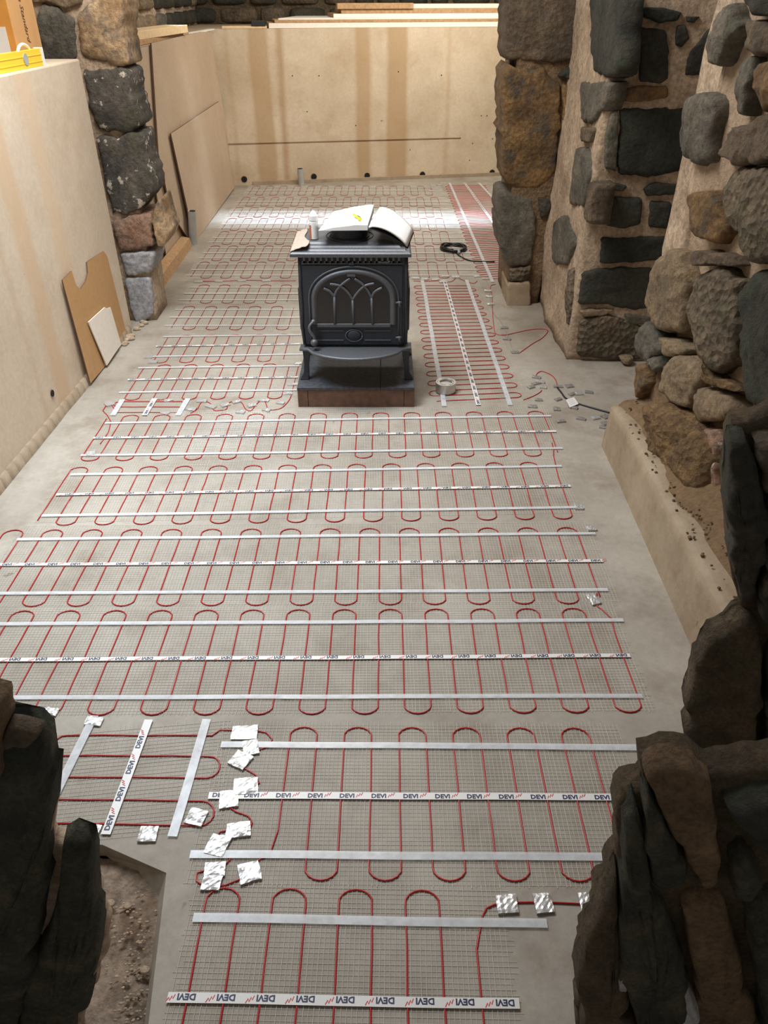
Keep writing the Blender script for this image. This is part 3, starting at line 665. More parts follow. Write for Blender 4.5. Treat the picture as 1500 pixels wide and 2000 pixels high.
def lettering(a, b_, z, parent, pitch=.0855, cap=.0135, flip=False, start=.01):
    a = Vector(a); b_ = Vector(b_)
    if flip: a, b_ = b_, a
    d = (b_ - a).normalized(); L_ = (b_ - a).length; s_ = Vector((-d.y, d.x, 0)); mb = MB(); sc = cap / th_; x = start
    while x + .066 < L_ + .03:
        o_ = a + d * x - s_ * cap * .5
        mb.add([o_ + d * (v.x * sc * 1.12) + s_ * (v.y * sc) + Vector((0, 0, z)) for v in tv], tf, 0)
        o2 = o_ + d * (tw * sc * 1.12 + .005)
        mb.add([o2 + d * (v.x * .024) + s_ * (v.y * .020) + Vector((0, 0, z)) for v in sq_v], sq_f, 1)
        x += pitch
    mb.build('lettering', ['print_blue', 'print_red'], parent)
def net(a, b_, yb, yt, parent, sp=.0115, wd=.0011, ragged=.0):
    # a glass-fibre scrim: a, b_ = left and right ends of the centre line; yb, yt = reach to both sides
    a = Vector(a); b_ = Vector(b_); d = (b_ - a); L_ = d.length; d.normalize(); s_ = Vector((-d.y, d.x, 0)); mb = MB(); z = .0016
    def rib(p, q, w_):
        t = (q - p).normalized(); e = Vector((-t.y, t.x, 0)) * w_ / 2; k = Vector((0, 0, w_ * .35))
        mb.v += [p - e, p + e, p + k, q - e, q + e, q + k]; n = len(mb.v) - 6
        mb.f += [(n, n + 3, n + 5, n + 2), (n + 1, n + 2, n + 5, n + 4)]; mb.m += [0, 0]
    x = 0; zz = Vector((0, 0, z))
    while x <= L_:
        j = random.uniform(-.0012, .0012)
        rib(a + d * (x + j) + s_ * (yb - random.uniform(0, .008)) + zz, a + d * (x - j) + s_ * (yt + random.uniform(0, .008)) + zz, wd * random.uniform(.7, 1.3)); x += sp
    y = yb
    while y <= yt:
        e0 = random.uniform(-.012, .01); rib(a + d * e0 + s_ * y + zz, b_ + d * random.uniform(-.01, .012) + s_ * (y + random.uniform(-.001, .001)) + zz, wd * random.uniform(.6, 1.1)); y += sp
    mb.build('scrim', 'glass_fibre', parent, 'stuff')
def smooth_path(pts, n=6):
    pts = [Vector(p) for p in pts]; out = []
    for i in range(len(pts) - 1):
        p0 = pts[max(i - 1, 0)]; p1 = pts[i]; p2 = pts[i + 1]; p3 = pts[min(i + 2, len(pts) - 1)]
        for k in range(n):
            t = k / n; out.append(.5 * ((2 * p1) + (-p0 + p2) * t + (2 * p0 - 5 * p1 + 4 * p2 - p3) * t * t + (-p0 + 3 * p1 - 3 * p2 + p3) * t ** 3))
    return out + [pts[-1]]
CR, CZ = .0023, .0028
def serp(xs, yb, yt, first_top, pre=(), post=()):
    # xs = positions of the runs, joined alternately at the top and the bottom
    pts = [Vector((p[0], p[1], 0)) for p in pre]; r = .036; s_ = xs[1] - xs[0]
    upward = first_top
    for k, x in enumerate(xs):
        wob = [.002 * nz((x, yb + i * .1, 0), 9) for i in range(5)]
        ys = [yb + r + (yt - yb - 2 * r) * i / 4 for i in range(5)]
        if not upward: ys = ys[::-1]
        if k == 0 and pre: ys = ys[1:]
        if k == len(xs) - 1 and post: ys = ys[:-1]
        pts += [Vector((x + wob[min(i, 4)], y, 0)) for i, y in enumerate(ys)]
        if k < len(xs) - 1:
            xc = (x + xs[k + 1]) / 2; rx = abs(xs[k + 1] - x) / 2
            for i in range(1, 8):
                a = math.pi * i / 8
                pts.append(Vector((xc - rx * 1.06 * math.cos(a) * (1 if xs[k + 1] > x else -1), (yt - r + r * math.sin(a)) if upward else (yb + r - r * math.sin(a)), 0)))
        upward = not upward
    return pts + [Vector((p[0], p[1], 0)) for p in post]
def cable(name, pts, parent, mat='cable_red', r=CR, seg=6):
    mb = MB(); mb.tube([Vector((p.x, p.y, p.z + CZ)) for p in pts], r, seg); return mb.build(name, mat, parent, smooth=True)
def px(l): return [P(x, y) for x, y in l]

MATG = 'heating mats laid in rows across the floor'
# rows: label, loop y px (bottom, top), tapes (left px, right px) top / centre / bottom, phase px on the centre tape, spacing, first-pair parity, text rotation
ROWS = [
 dict(lab='electric floor heating mat nearest the camera, cut off by the bottom of the photo', yb=.52, yt=P(590, 1739).y, tp=((378, 1793), (1068, 1806)), ct=((328, 1949), (1014, 1962)), bt=None,
      x0=(365, 1953), n=9, s=.0792, top=True, flip=True, post=[(942, 1790), (950, 1775), (965, 1768), (990, 1764), (1060, 1763), (1160, 1768)], net=((334, 1949), (1012, 1962))),
 dict(lab='second heating mat from the camera, its left end bare beside crumpled foil patches', yb=P(750, 1721).y, yt=P(750, 1422).y, tp=((432, 1456), (1297, 1462)), ct=((408, 1555), (1235, 1560)), bt=((372, 1670), (1208, 1676)),
      x0=(551.6, 1556), n=12, s=.0790, top=True, flip=False, pre=[(490, 1690), (500, 1684), (527, 1670)], net=((405, 1555), (1250, 1560))),
 dict(lab='third heating mat from the camera, running the full width of the room', yb=P(750, 1395).y, yt=P(750, 1191).y, tp=((-40, 1221), (1217, 1213)), ct=((-60, 1291), (1230, 1282)), bt=((-80, 1365), (1254, 1361)),
      x0=(643.5, 1285), n=27, i0=-14, s=.0797, top=True, flip=True, post=[(1193, 1208), (1176, 1192), (1165, 1184), (1162, 1176), (1166, 1160)], net=((-60, 1291), (1236, 1282))),
 dict(lab='fourth heating mat from the camera, ending at a foil patch on its right', yb=P(750, 1182).y, yt=P(750, 1033).y, tp=((34, 1055), (1162, 1043)), ct=((0, 1105), (1177, 1097)), bt=((-30, 1161), (1187, 1154)),
      x0=(618.4, 1103), n=30, i0=-16, s=.0790, top=True, flip=False, net=((-5, 1105), (1177, 1097))),
 dict(lab='fifth heating mat from the camera, the widest sheen of light across it', yb=P(750, 1019).y, yt=P(750, 907).y, tp=((138, 929), (1097, 912)), ct=((110, 968), (1114, 951)), bt=((82, 1009), (1140, 992)),
      x0=(605.6, 962), n=29, i0=-14, s=.0783, top=True, flip=True, net=((100, 968), (1114, 951)), post=[(1083, 900), (1081, 890), (1081, 880), (1078, 866)]),
 dict(lab='sixth heating mat from the camera, directly in front of the stove plinth', yb=P(750, 895).y, yt=P(750, 807).y, tp=((205, 828), (1076, 814)), ct=((183, 857), (1086, 844)), bt=((158, 891), (1099, 877)),
      x0=(600.7, 850), n=29, i0=-13, s=.0792, top=False, flip=False, net=((183, 857), (1088, 844)), post=None),
 dict(lab='heating mat just left of the stove plinth, nearest of the rows beside the stove', yb=P(400, 777).y, yt=P(400, 709).y, tp=((270, 720), (585, 716)), ct=((250, 743), (582, 738)), bt=((233, 768), (580, 763)),
      x0=(266.8, 742), n=12, s=.0755, top=False, flip=False, net=((252, 743), (582, 738)), rt=.9),
 dict(lab='heating mat left of the stove legs, second of the rows beside the stove', yb=P(400, 704).y, yt=P(400, 651).y, tp=((319, 659), (588, 655)), ct=((305, 678), (586, 673)), bt=((297, 698), (592, 693)),
      x0=(318, 677), n=11, s=.0755, top=False, flip=False, net=((305, 678), (590, 673))),
]
FAR = [('heating mat left of the stove door, third of the rows beside the stove', 645, 599, 330, 600, 347),
       ('heating mat left of the upper stove body, fourth of the rows beside the stove', 593, 557, 358, 600, 380),
       ('heating mat behind the stove, nearest row beyond the foil joints', 544, 512.5, 372, 930, 382),
       ('heating mat behind the stove, second row beyond the foil joints', 510, 481, 395, 922, 404),
       ('heating mat behind the stove, third row beyond the foil joints', 478, 453, 414, 908, 424),
       ('heating mat behind the stove, row just nearer than the bright band', 450.5, 427, 432, 896, 440),
       ('heating mat lying in the bright band of daylight', 425, 406, 446, 885, 455),
       ('heating mat second row from the back wall', 403.5, 386, 462, 876, 470),
       ('heating mat closest to the back wall', 382, 364, 480, 864, 490)]
for (lab, yb_, yt_, xl, xr, xc) in FAR:
    Yb, Yt = P(650, yb_).y, P(650, yt_).y
    def prow(t): # photo height of the tapes: t from bottom to top
        Y = Yb + (Yt - Yb) * t; a = math.atan2(H, Y); return 1000 + F_PX * math.tan(a - TILT)
    y1, y2, y3 = prow(.84), prow(.5), prow(.16); n = int((P(xr, y2).x - P(xc, y2).x) / .075)
    ROWS.append(dict(lab=lab, yb=Yb, yt=Yt, tp=((xl + 12, y1), (xr - 6, y1)), ct=((xl + 2, y2), (xr, y2)), bt=((xl - 8, y3), (xr + 6, y3)), x0=(xc, y2), n=n, s=.075, top=True, flip=False, net=((xl, y2), (xr, y2)), far=True))
for R in ROWS:
    a, b_ = P(*R['ct'][0]), P(*R['ct'][1]); mid = (a + b_) / 2
    o = empty('heating_mat', (mid.x, mid.y, 0), R['lab'], 'heating mat', MATG)
    far = R.get('far')
    tw_ = .014 if far else (.021 if b_.y < 1.6 else .0165)
    X0 = P(*R['x0']).x; i0 = R.get('i0', 0); xs = [X0 + R['s'] * (k + i0) for k in range(R['n'])]
    # the first run joined at its top with the second?
    first_top = R['top'] if i0 % 2 == 0 else not R['top']
    if R['lab'].startswith('sixth'): first_top = False
    pts = serp(xs, R['yb'], R['yt'], first_top, px(R.get('pre') or []), px(R.get('post') or []))
    # rows run slightly askew like their tapes
    sl = (b_.y - a.y) / (b_.x - a.x); npre = len(R.get('pre') or []); npost = len(R.get('post') or [])
    for k, p in enumerate(pts):
        if npre <= k < len(pts) - npost: p.y += (p.x - .0) * sl * .7
    cable('cable', pts, o, 'cable_dark_red' if far else 'cable_red')
    na, nb = P(*R['net'][0]), P(*R['net'][1]); ym = na.y
    net(na, nb, R['yb'] - ym - .006, R['yt'] - ym + .02, o, sp=.0115 if not far else .0135, wd=.00115 if not far else .0017)
    for key in ('tp', 'bt'):
        if R[key]:
            strip('fixing_tape', P(*R[key][0]), P(*R[key][1]), tw_, .0060, 'tape_clear', o)
    c_ = strip('printed_tape', a, b_, tw_, .0060, 'print_white', o, .0004); c_['label'] = 'white tape printed with blue lettering'
    if not far: lettering(a, b_, .0066, c_, flip=R['flip'], cap=.0125 if b_.y < 1.6 else .0112)

# strips that run the other way
def cross_mat(label, corners, n, s0, tapes, text_idx, first_right=True, pre=(), post=(), txt_flip=False, rag=.0, twd=.025):
    # corners px: near-left, near-right, far-left, far-right reach of the loops
    nl, nr, fl, fr = px(corners); c = (nl + nr + fl + fr) / 4
    o = empty('heating_mat', (c.x, c.y, 0), label, 'heating mat', MATG); pts = list(px(pre)); r = .034
    for k in range(n):
        t = (k + .5) / n; L_ = nl.lerp(fl, t); R_ = nr.lerp(fr, t)
        d = (R_ - L_).normalized(); q0, q1 = L_ + d * r, R_ - d * r; run = [q0.lerp(q1, i / 4) + Vector((0, .002 * nz(q0 + Vector((i, 0, 0)), 5), 0)) for i in range(5)]
        right = first_right ^ (k % 2 == 1)
        if not right: run = run[::-1]
        pts += run
        if k < n - 1:
            t2 = (k + 1.5) / n; E = (R_ if right else L_); E2 = (nr.lerp(fr, t2) if right else nl.lerp(fl, t2)); s_ = -1 if right else 1
            a_ = E + d * r * s_; b2 = E2 + d * r * s_
            for i in range(1, 7):
                an = math.pi * i / 7; pts.append(a_.lerp(b2, (1 - math.cos(an)) / 2) - d * s_ * r * math.sin(an))
    pts += list(px(post)); cable('cable', pts, o)
    mid0, mid1 = (nl + nr) / 2, (fl + fr) / 2; hw = (nr - nl).length / 2
    net(mid0, mid1, -hw - .02, hw + .02, o, sp=.0125)
    for i, (a, b_) in enumerate(tapes):
        t = strip('printed_tape' if i == text_idx else 'fixing_tape', P(*a), P(*b_), twd, .0064, 'print_white' if i == text_idx else 'tape_clear', o)
        if i == text_idx: t['label'] = 'white tape printed with blue lettering'; lettering(P(*a), P(*b_), .0072, t, flip=txt_flip)
    return o
cross_mat('heating mat strip running away from the camera on the right of the stove', [(841, 790), (1022, 782), (808, 556), (925, 556)], 31, 0,
          [((868, 795), (825, 548)), ((935, 793), (868, 548)), ((997, 793), (911, 548))], 1, True, post=())
cross_mat('heating mat strip in the far right corner by the back wall, densely looped', [(938, 549), (1040, 543), (868, 361), (948, 361)], 60, 0,
          [((962, 552), (878, 358)), ((1010, 500), (907, 358)), ((1030, 460), (935, 358))], 1, True)
cross_mat('short heating mat strip in the left foreground with printed tape running away from the camera', [(60, 1632), (412, 1640), (114, 1418), (440, 1418)], 5, 0,
          [((105, 1560), (185, 1400)), ((206, 1632), (290, 1408)), ((336, 1636), (404, 1407))], 1, True, post=[(430, 1427), (500, 1428), (520, 1432), (532, 1445), (522, 1460), (500, 1468), (478, 1475), (462, 1488), (475, 1500), (500, 1515), (507, 1530), (470, 1548), (448, 1560), (445, 1575), (460, 1586), (485, 1595), (493, 1608), (488, 1622), (450, 1622), (430, 1626), (418, 1640), (424, 1656), (440, 1666), (450, 1680), (440, 1690), (410, 1698), (385, 1706), (384, 1722), (400, 1733), (440, 1730), (470, 1718), (490, 1706)])
cross_mat('small heating mat strip lying across the left end in front of the stove rows', [(212, 812), (352, 812), (228, 780), (372, 780)], 3, 0,
          [((221, 813), (240, 782)), ((283, 813), (303, 780)), ((348, 813), (368, 780))], 1, True,
          pre=[(196, 868), (212, 845), (217, 825), (210, 812), (201, 803), (206, 795), (216, 788)], twd=.028)

# loose cables
def loose(name, pts, label, cat='cable', mat='cable_red', r=CR, group=None, z=0):
    pts = smooth_path([P(a, b_) for a, b_ in pts]); o = pts[len(pts) // 2].copy()
    mb = MB(); mb.tube([p + Vector((0, 0, r + z)) for p in pts], r, 8); ob = mb.build(name, mat, smooth=True, origin=(o.x, o.y, 0)); return tag(ob, label, cat, group)
loose('loose_heating_cable', [(372, 808), (385, 800), (392, 788), (402, 785), (412, 790), (418, 802), (430, 802), (442, 800), (447, 788), (460, 784), (472, 787), (480, 800), (490, 803), (498, 794), (508, 784), (518, 786), (524, 800), (538, 801), (552, 796), (566, 780), (572, 760), (578, 735), (583, 715)],
      'bare red heating cable snaking under foil pieces toward the left plinth corner')
loose('loose_heating_cable', [(1022, 782), (1040, 775), (1053, 768), (1058, 763)], 'short red cable tail leaving the corner of the strip right of the stove')
loose('loose_heating_cable', [(1046, 738), (1049, 730), (1058, 726), (1070, 730), (1080, 736), (1086, 745), (1089, 757)], 'red cable arching between foil scraps to the black cable end')
loose('loose_heating_cable', [(968, 556), (958, 560), (961, 580), (962, 610), (964, 635), (968, 652), (985, 655), (1010, 650), (1040, 644), (1069, 645), (1060, 660), (1040, 672), (1016, 689)], 'loose red cable loop on the floor reaching toward the right alcove')
loose('loose_heating_cable', [(950, 548), (955, 565), (958, 590), (964, 612), (975, 625), (987, 645), (995, 668), (1004, 688)], 'thin grey and red sensor lead taped down beside the right pier', mat='foil_dull')
loose('loose_heating_cable', [(385, 550), (430, 550), (480, 548), (530, 549), (578, 549)], 'straight red cable joining the rows left of the stove top')
loose('loose_heating_cable', [(808, 549), (830, 550), (860, 549), (880, 551), (892, 543), (900, 546), (910, 550), (925, 554), (932, 549)], 'wavy red cable behind the strip to the right of the stove')
bc = loose('black_power_cable', [(1088, 758), (1096, 768), (1106, 780), (1130, 790), (1160, 799), (1192, 808)], 'black power lead with a white label running over the kerb on the right', mat='cable_black', r=.0045)
lp = [P(1105, 781, .0098), P(1121, 776, .0098), P(1130, 789, .0098), P(1113, 796, .0098)]
mb = MB(); mb.prism(lp, (0, 0, .001)); t = mb.build('cable_label', 'print_white', bc); t['label'] = 'white paper label wrapped on the lead'
mb = MB()
for k in range(4):
    a = lp[0].lerp(lp[3], .2 + .18 * k).lerp(lp[1].lerp(lp[2], .2 + .18 * k), .15); b_ = lp[0].lerp(lp[3], .2 + .18 * k).lerp(lp[1].lerp(lp[2], .2 + .18 * k), .8)
    e = Vector((.0, .002, 0)); zz = Vector((0, 0, .0014)); mb.add([a + zz, b_ + zz, b_ + e + zz, a + e + zz], [(0, 1, 2, 3)])
mb.build('label_print', 'print_grey', bc)
# coil of black cable
cc = P(886, 488); mb = MB(); pts = []
for i in range(150):
    a = 2 * math.pi * i / 26; r = .085 + .012 * math.sin(i * .37)
    pts.append(cc + Vector((r * 1.15 * math.cos(a), r * 1.2 * math.sin(a), .008 + .004 * (i // 26) + .003 * math.sin(i))))
mb.tube(pts, .0055, 6); 
lead = smooth_path([P(892, 497), P(900, 503), P(915, 510), P(935, 512), P(966, 513)]); mb.tube([p + Vector((0, 0, .007)) for p in lead], .0055, 6)
lead = smooth_path([P(862, 479), P(864, 484), P(872, 490), P(882, 494)]); mb.tube([p + Vector((0, 0, .007)) for p in lead], .0055, 6)
for v in mb.v: v.z = max(v.z, .001)
o = mb.build('cable_coil', 'cable_black', smooth=True, origin=(cc.x, cc.y, 0)); tag(o, 'coiled black power cable on the far mats behind the stove, its lead trailing right', 'cable')
mb = MB(); q = P(896, 496); mb.tube([q + Vector((0, -.02, .008)), q + Vector((.0, .02, .030))], .012, 8); t = mb.build('coil_tie', 'print_grey', o); t['label'] = 'pale tie holding the coil'

# foil patches
def foil_patch(x, y, w_, h, rot, label, group=None, mat='foil', ridge=None, n=6):
    c = P(x, y); vs = []; fs = []; k = random.random() * 9
    for j in range(n + 1):
        for i in range(n + 1):
            u = (i / n - .5) * w_; v = (j / n - .5) * h
            e = 1 + .12 * nz((u * 30, v * 30, k), 1)
            q = Vector((u * math.cos(rot) - v * math.sin(rot), u * math.sin(rot) + v * math.cos(rot), 0)) * e
            edge = min(i, j, n - i, n - j) == 0
            z = (.0078 + .0022 * abs(nz((u, v, k), 60)) + .0018 * max(0, nz((u, v, k + 2), 110)))
            z += .0005 * ((i + j) % 2)
            if edge: z -= .001
            vs.append((q.x, q.y, z))
    W = n + 1
    for j in range(n):
        for i in range(n): fs.append((j * W + i, j * W + i + 1, (j + 1) * W + i + 1, (j + 1) * W + i))
    b0 = len(vs); ring = list(range(W)) + [j * W + n for j in range(1, W)] + [n * W + i for i in range(n - 1, -1, -1)] + [j * W for j in range(n - 1, 0, -1)]
    vs += [(vs[i][0], vs[i][1], .0012) for i in ring]; L_ = len(ring)
    for q in range(L_): fs.append((ring[(q + 1) % L_], ring[q], b0 + q, b0 + (q + 1) % L_))
    fs.append(tuple(b0 + q for q in range(L_ - 1, -1, -1)))
    o = link('foil_patch', from_data(vs, fs), mat); o.location = (c.x, c.y, 0)
    return tag(o, label, 'foil tape', group)
G1_ = 'foil tape patches over the cable loop left of the second mat'
near = [(477, 1433, .075, .05, .05, 'crinkled foil patch at the top of the wavy cable beside the front left strip'),
        (490, 1462, .045, .05, .2, 'small crinkled foil patch just below the topmost one on the wavy cable'),
        (470, 1487, .052, .05, -.5, 'foil patch tilted left on the first inner bend of the wavy cable'),
        (480, 1538, .065, .052, .1, 'foil patch over the printed tape beside its first whole word, cable crossing it'),
        (448, 1563, .050, .052, .15, 'foil patch covering the end of the printed tape left of the second mat'),
        (466, 1623, .062, .042, .15, 'foil patch between two cable bends above the lower clear tape'),
        (426, 1653, .052, .056, -.25, 'foil patch lying half on the left tip of the lower clear tape'),
        (420, 1700, .050, .035, .05, 'upper of two joined foil patches at the lowest cable bend'),
        (414, 1727, .046, .036, -.05, 'lower of two joined foil patches at the lowest cable bend'),
        (488, 1706, .052, .052, .3, 'square foil patch right of the joined pair, over the cable end'),
        (384, 1598, .050, .046, -.25, 'foil patch beside the right clear tape of the front left strip'),
        (290, 1631, .048, .042, .0, 'separate square foil patch on bare concrete above the trench'),
        (178, 1622, .050, .034, -.2, 'foil patch right above the second dark jamb stone'),
        (184, 1411, .05, .03, -.1, 'pale foil patch on the far tip of the left clear tape'),
        (100, 1392, .045, .026, -.2, 'foil patch on a cable bend near the left edge above the jamb stone'),
        (72, 1402, .02, .05, -.3, 'narrow upright foil piece near the left edge'),
        (97, 1445, .018, .05, -.2, 'thin foil sliver beside the top of the tall jamb stone'),
        (990, 1768, .050, .044, .05, 'first of the three foil patches along the cable of the nearest mat'),
        (1061, 1766, .042, .046, .08, 'middle of the three foil patches along the cable of the nearest mat'),
        (1148, 1764, .042, .044, 0, 'last of the three foil patches, half against the right jamb stub'),
        (1158, 1172, .036, .055, .3, 'bright foil patch joining the third and fourth mats at their right ends'),
        (1155, 1033, .036, .034, .1, 'foil patch at the far right corner of the fourth mat'),
        (1130, 992, .036, .034, .0, 'foil patch at the near right corner of the fifth mat'),
        (178, 887, .040, .045, .3, 'foil patch on the left end of the sixth mat'),
        (214, 790, .045, .05, .6, 'foil patch at the left bend of the small cross strip')]
for x, y, a, b_, r, l in near: foil_patch(x, y, a, b_, r, l)
lab2 = 'small foil piece holding the wavy cable in front of the plinth, left'
for x, y in ((330, 783), (323, 808), (373, 800), (395, 784), (412, 795), (440, 792), (462, 786), (470, 806), (492, 793), (515, 783), (521, 802), (548, 788), (562, 770), (572, 752), (582, 711)):
    foil_patch(x, y, random.uniform(.040, .060), random.uniform(.025, .038), random.uniform(-.6, .6), lab2, 'foil pieces along the wavy cable before the plinth', n=4)
lab3 = 'grey foil scrap scattered on bare concrete around the black power lead'
for x, y in ((1048, 738), (1055, 747), (1060, 757), (1047, 750), (1037, 757), (1112, 755), (1090, 756), (1130, 770), (1117, 771), (1150, 767), (1052, 782), (1090, 781), (1040, 795), (1087, 800), (1095, 824), (1135, 819), (1163, 817), (1182, 815), (1120, 797), (1182, 828), (1180, 836)):
    foil_patch(x, y, random.uniform(.035, .05), random.uniform(.022, .035), random.uniform(-.6, .6), lab3, 'foil scraps around the black lead', 'foil_dull' if random.random() < .75 else 'foil', n=4)
lab4 = 'foil scrap holding the sensor lead beside the right pier'
for x, y in ((953, 569), (955, 580), (958, 595), (985, 641), (990, 663), (1006, 689), (948, 545), (932, 541)):
    foil_patch(x, y, .05, .03, random.uniform(-.3, .3), lab4, 'foil scraps beside the right pier', 'foil' if y < 600 else 'foil_dull', n=4)
lab5 = 'foil scrap along the joint of rows level with the top of the stove'
for x, y in ((388, 551), (428, 550), (472, 549), (520, 549), (812, 544), (830, 546), (850, 547), (870, 540), (865, 551), (890, 542)):
    foil_patch(x, y, .06, .04, random.uniform(-.3, .3), lab5, 'foil scraps along the far joint', n=4)
lab6 = 'tiny foil scrap on the floor at the foot of the back wall'
for x, y in ((846, 363), (858, 362), (850, 370), (842, 374), (856, 376), (866, 359)):
    foil_patch(x, y, .06, .05, random.uniform(-.3, .3), lab6, 'foil scraps near the back wall', n=4)
for (x, y), l in (((290, 698), 'foil scrap at the near left end of the second mat beside the stove'), ((299, 708), 'foil scrap on the cable left of the first mat beside the stove')): foil_patch(x, y, .05, .04, 0, l, n=4)

# roll of aluminium tape
rc = P(870, 765); t0 = empty('tape_roll', (rc.x, rc.y, 0), 'silver roll of aluminium tape standing on the strip right of the stove', 'tape roll')
mb = MB(); R0 = .054; z0 = .008
mb.lathe((rc.x, rc.y, z0), [(.036, .0), (R0, .0), (R0 + .0006, .002), (R0 + .0006, .048), (R0, .05), (.036, .05), (.036, .0)], 40); o = mb.build('tape_winding', 'foil_roll', t0, smooth=False)
mb = MB(); mb.lathe((rc.x, rc.y, z0), [(.0355, .001), (.0355, .049), (.033, .049), (.033, .001), (.0355, .001)], 36)
mb.lathe((rc.x, rc.y, z0), [(.001, .040), (.0355, .040), (.0355, .041), (.001, .041)], 36); mb.build('roll_liner', 'foil_roll', t0)
mb = MB()
for k in range(5):
    a0 = k * 1.26; r = .040 + .0025 * (k % 3); pts = [Vector((rc.x + r * math.cos(a0 + i * .12), rc.y + r * math.sin(a0 + i * .12), z0 + .0505)) for i in range(8)]
    mb.tube(pts, .0009, 4)
mb.build('winding_edge', 'cover_dark', t0)

# ============================================================ STOVE ON ITS PLINTH
px0, px1, py0, py1, pz = -.445, .155, 3.557, 4.16, .112
hp_ = empty('hearth_plinth', ((px0 + px1) / 2, (py0 + py1) / 2, 0), 'low brown plinth with a dusty slate top under the stove', 'plinth')
for (a, b_, nm) in ((px0, px0 + .052, 'corner_board'), (px0 + .054, px1 - .052, 'front_board'), (px1 - .05, px1, 'corner_board')):
    mb = MB(); mb.box(a, b_, py0, py0 + .02, 0, .095); bevel(mb.build(nm, 'wood_plinth', hp_), .0015)
mb = MB(); mb.box(px0 + .002, px1 - .002, py0 + .02, py1, 0, .094); mb.build('core', 'wood_plinth', hp_)
sx_ = YP(743, 757, 3.557).x
for a, b_ in ((px0 - .001, sx_ - .001), (sx_ + .001, px1 + .001)):
    mb = MB(); mb.box(a, b_, py0 - .004, py1, .0955, pz); bevel(mb.build('slate_slab', 'slate', hp_), .002)

FY = 3.66
def Z4(x, y, Y=None): return YP(530 + x / 4.547, 380 + y / 4.547, Y or FY)
sc = empty('wood_stove', (-.15, 3.86, pz), 'black cast iron wood stove with an arched gothic-traceried door on the plinth', 'stove')
bx0, bx1 = -.415, .118; byf, byb = 3.665, 4.02; bz0, bz1 = .30, .745
mb = MB(); mb.box(bx0 + .012, bx1 - .012, byf, byb, bz0, bz1); bevel(mb.build('firebox', 'iron', sc), .006)
for sgn, x in ((-1, bx0 + .012), (1, bx1 - .012)):    # side panels with shaped outline
    pr = [(byf + .012, .30), (byf + .012, .37), (byf + .012, .52), (byf + .012, .745), (byb - .01, .745), (byb - .01, .30)]
    mb = MB(); mb.prism([(x, a, z) for a, z in pr], (sgn * .008, 0, 0)); mb.build('side_panel', 'iron', sc)
    mb = MB(); mb.box(min(x, x + sgn * .022), max(x, x + sgn * .022), byf + .03, byb - .03, .36, .58); bevel(mb.build('side_shield', 'iron', sc), .008, 3)
    mb = MB(); mb.tube([(x, byf + .004, bz0), (x + sgn * .008, byf + .004, .40), (x + sgn * .002, byf + .004, .5), (x + sgn * .004, byf + .004, .6), (x, byf + .004, bz1)], .009, 8); mb.build('corner_moulding', 'iron', sc, smooth=True)
# stepped top
mb = MB(); tx0, tx1, ty0, ty1 = -.447, .130, 3.643, 4.05
levels = [(0, .742), (0, .758), (.008, .764), (.022, .766), (.030, .773), (.048, .775), (.056, .782), (.078, .784), (.088, .792), (.12, .795)]
vs = []; fs = []
for ins, z in levels: vs += [(tx0 + ins, ty0 + ins, z), (tx1 - ins, ty0 + ins, z), (tx1 - ins, ty1 - ins * .6, z), (tx0 + ins, ty1 - ins * .6, z)]
for k in range(len(levels) - 1):
    for i in range(4): fs.append((k * 4 + i, k * 4 + (i + 1) % 4, k * 4 + 4 + (i + 1) % 4, k * 4 + 4 + i))
fs += [(3, 2, 1, 0), tuple(len(vs) - 4 + i for i in range(4))]
mb.add(vs, fs); bevel(mb.build('top_plate', 'iron_edge', sc), .0015)
mb = MB(); cl = P(683, 462, .795); cx, cy = cl.x, 3.83
mb.lathe((cx, cy, .793), [(.098, 0), (.098, .006), (.086, .008), (.084, .050), (.088, .052), (.088, .058), (.07, .058)], 36); mb.build('flue_collar', 'iron', sc, smooth=False)
mb = MB(); pts = [Vector((cx + .115 * math.cos(a), cy + .115 * math.sin(a), .796)) for a in [math.radians(t) for t in range(0, 361, 12)]]; mb.tube(pts, .0025, 6); mb.build('collar_ring', 'iron', sc, smooth=True)
# grille of teeth under the top plate
zt = Z4(700, 540).z; zb = Z4(700, 575).z
mb = MB(); mb.box(Z4(250, 560).x, Z4(1165, 560).x, byf - .003, byf, zb - .018, bz1 - .002); mb.build('grille_shade_strip', 'cover_dark', sc)  # flat near-black strip, colours in the shade between the teeth
for k in range(18):
    x = Z4(292 + k * 49.6, 560).x; mb = MB(); mb.box(x - .0065, x + .0045, byf - .014, byf - .003, zb - .014, zt); mb.box(x - .011, x + .0045, byf - .014, byf - .003, zb - .014, zb - .006)
    mb.build('grille_tooth', 'iron_edge', sc)
mb = MB(); za = Z4(700, 612).z; mb.tube([(Z4(262, 600).x, byf - .004, za), (Z4(1165, 600).x, byf - .004, za)], .0035, 6); mb.build('upper_moulding', 'iron_edge', sc)
mb = MB(); mb.box(Z4(685, 600).x, Z4(737, 600).x, byf - .014, byf, Z4(700, 625).z, Z4(700, 598).z); bevel(mb.build('centre_catch', 'iron', sc), .003)
mb = MB(); mb.tube([Z4(945, 598, byf - .010), Z4(1030, 602, byf - .010), Z4(1055, 590, byf - .012)], .005, 6); mb.build('air_lever', 'iron_edge', sc)
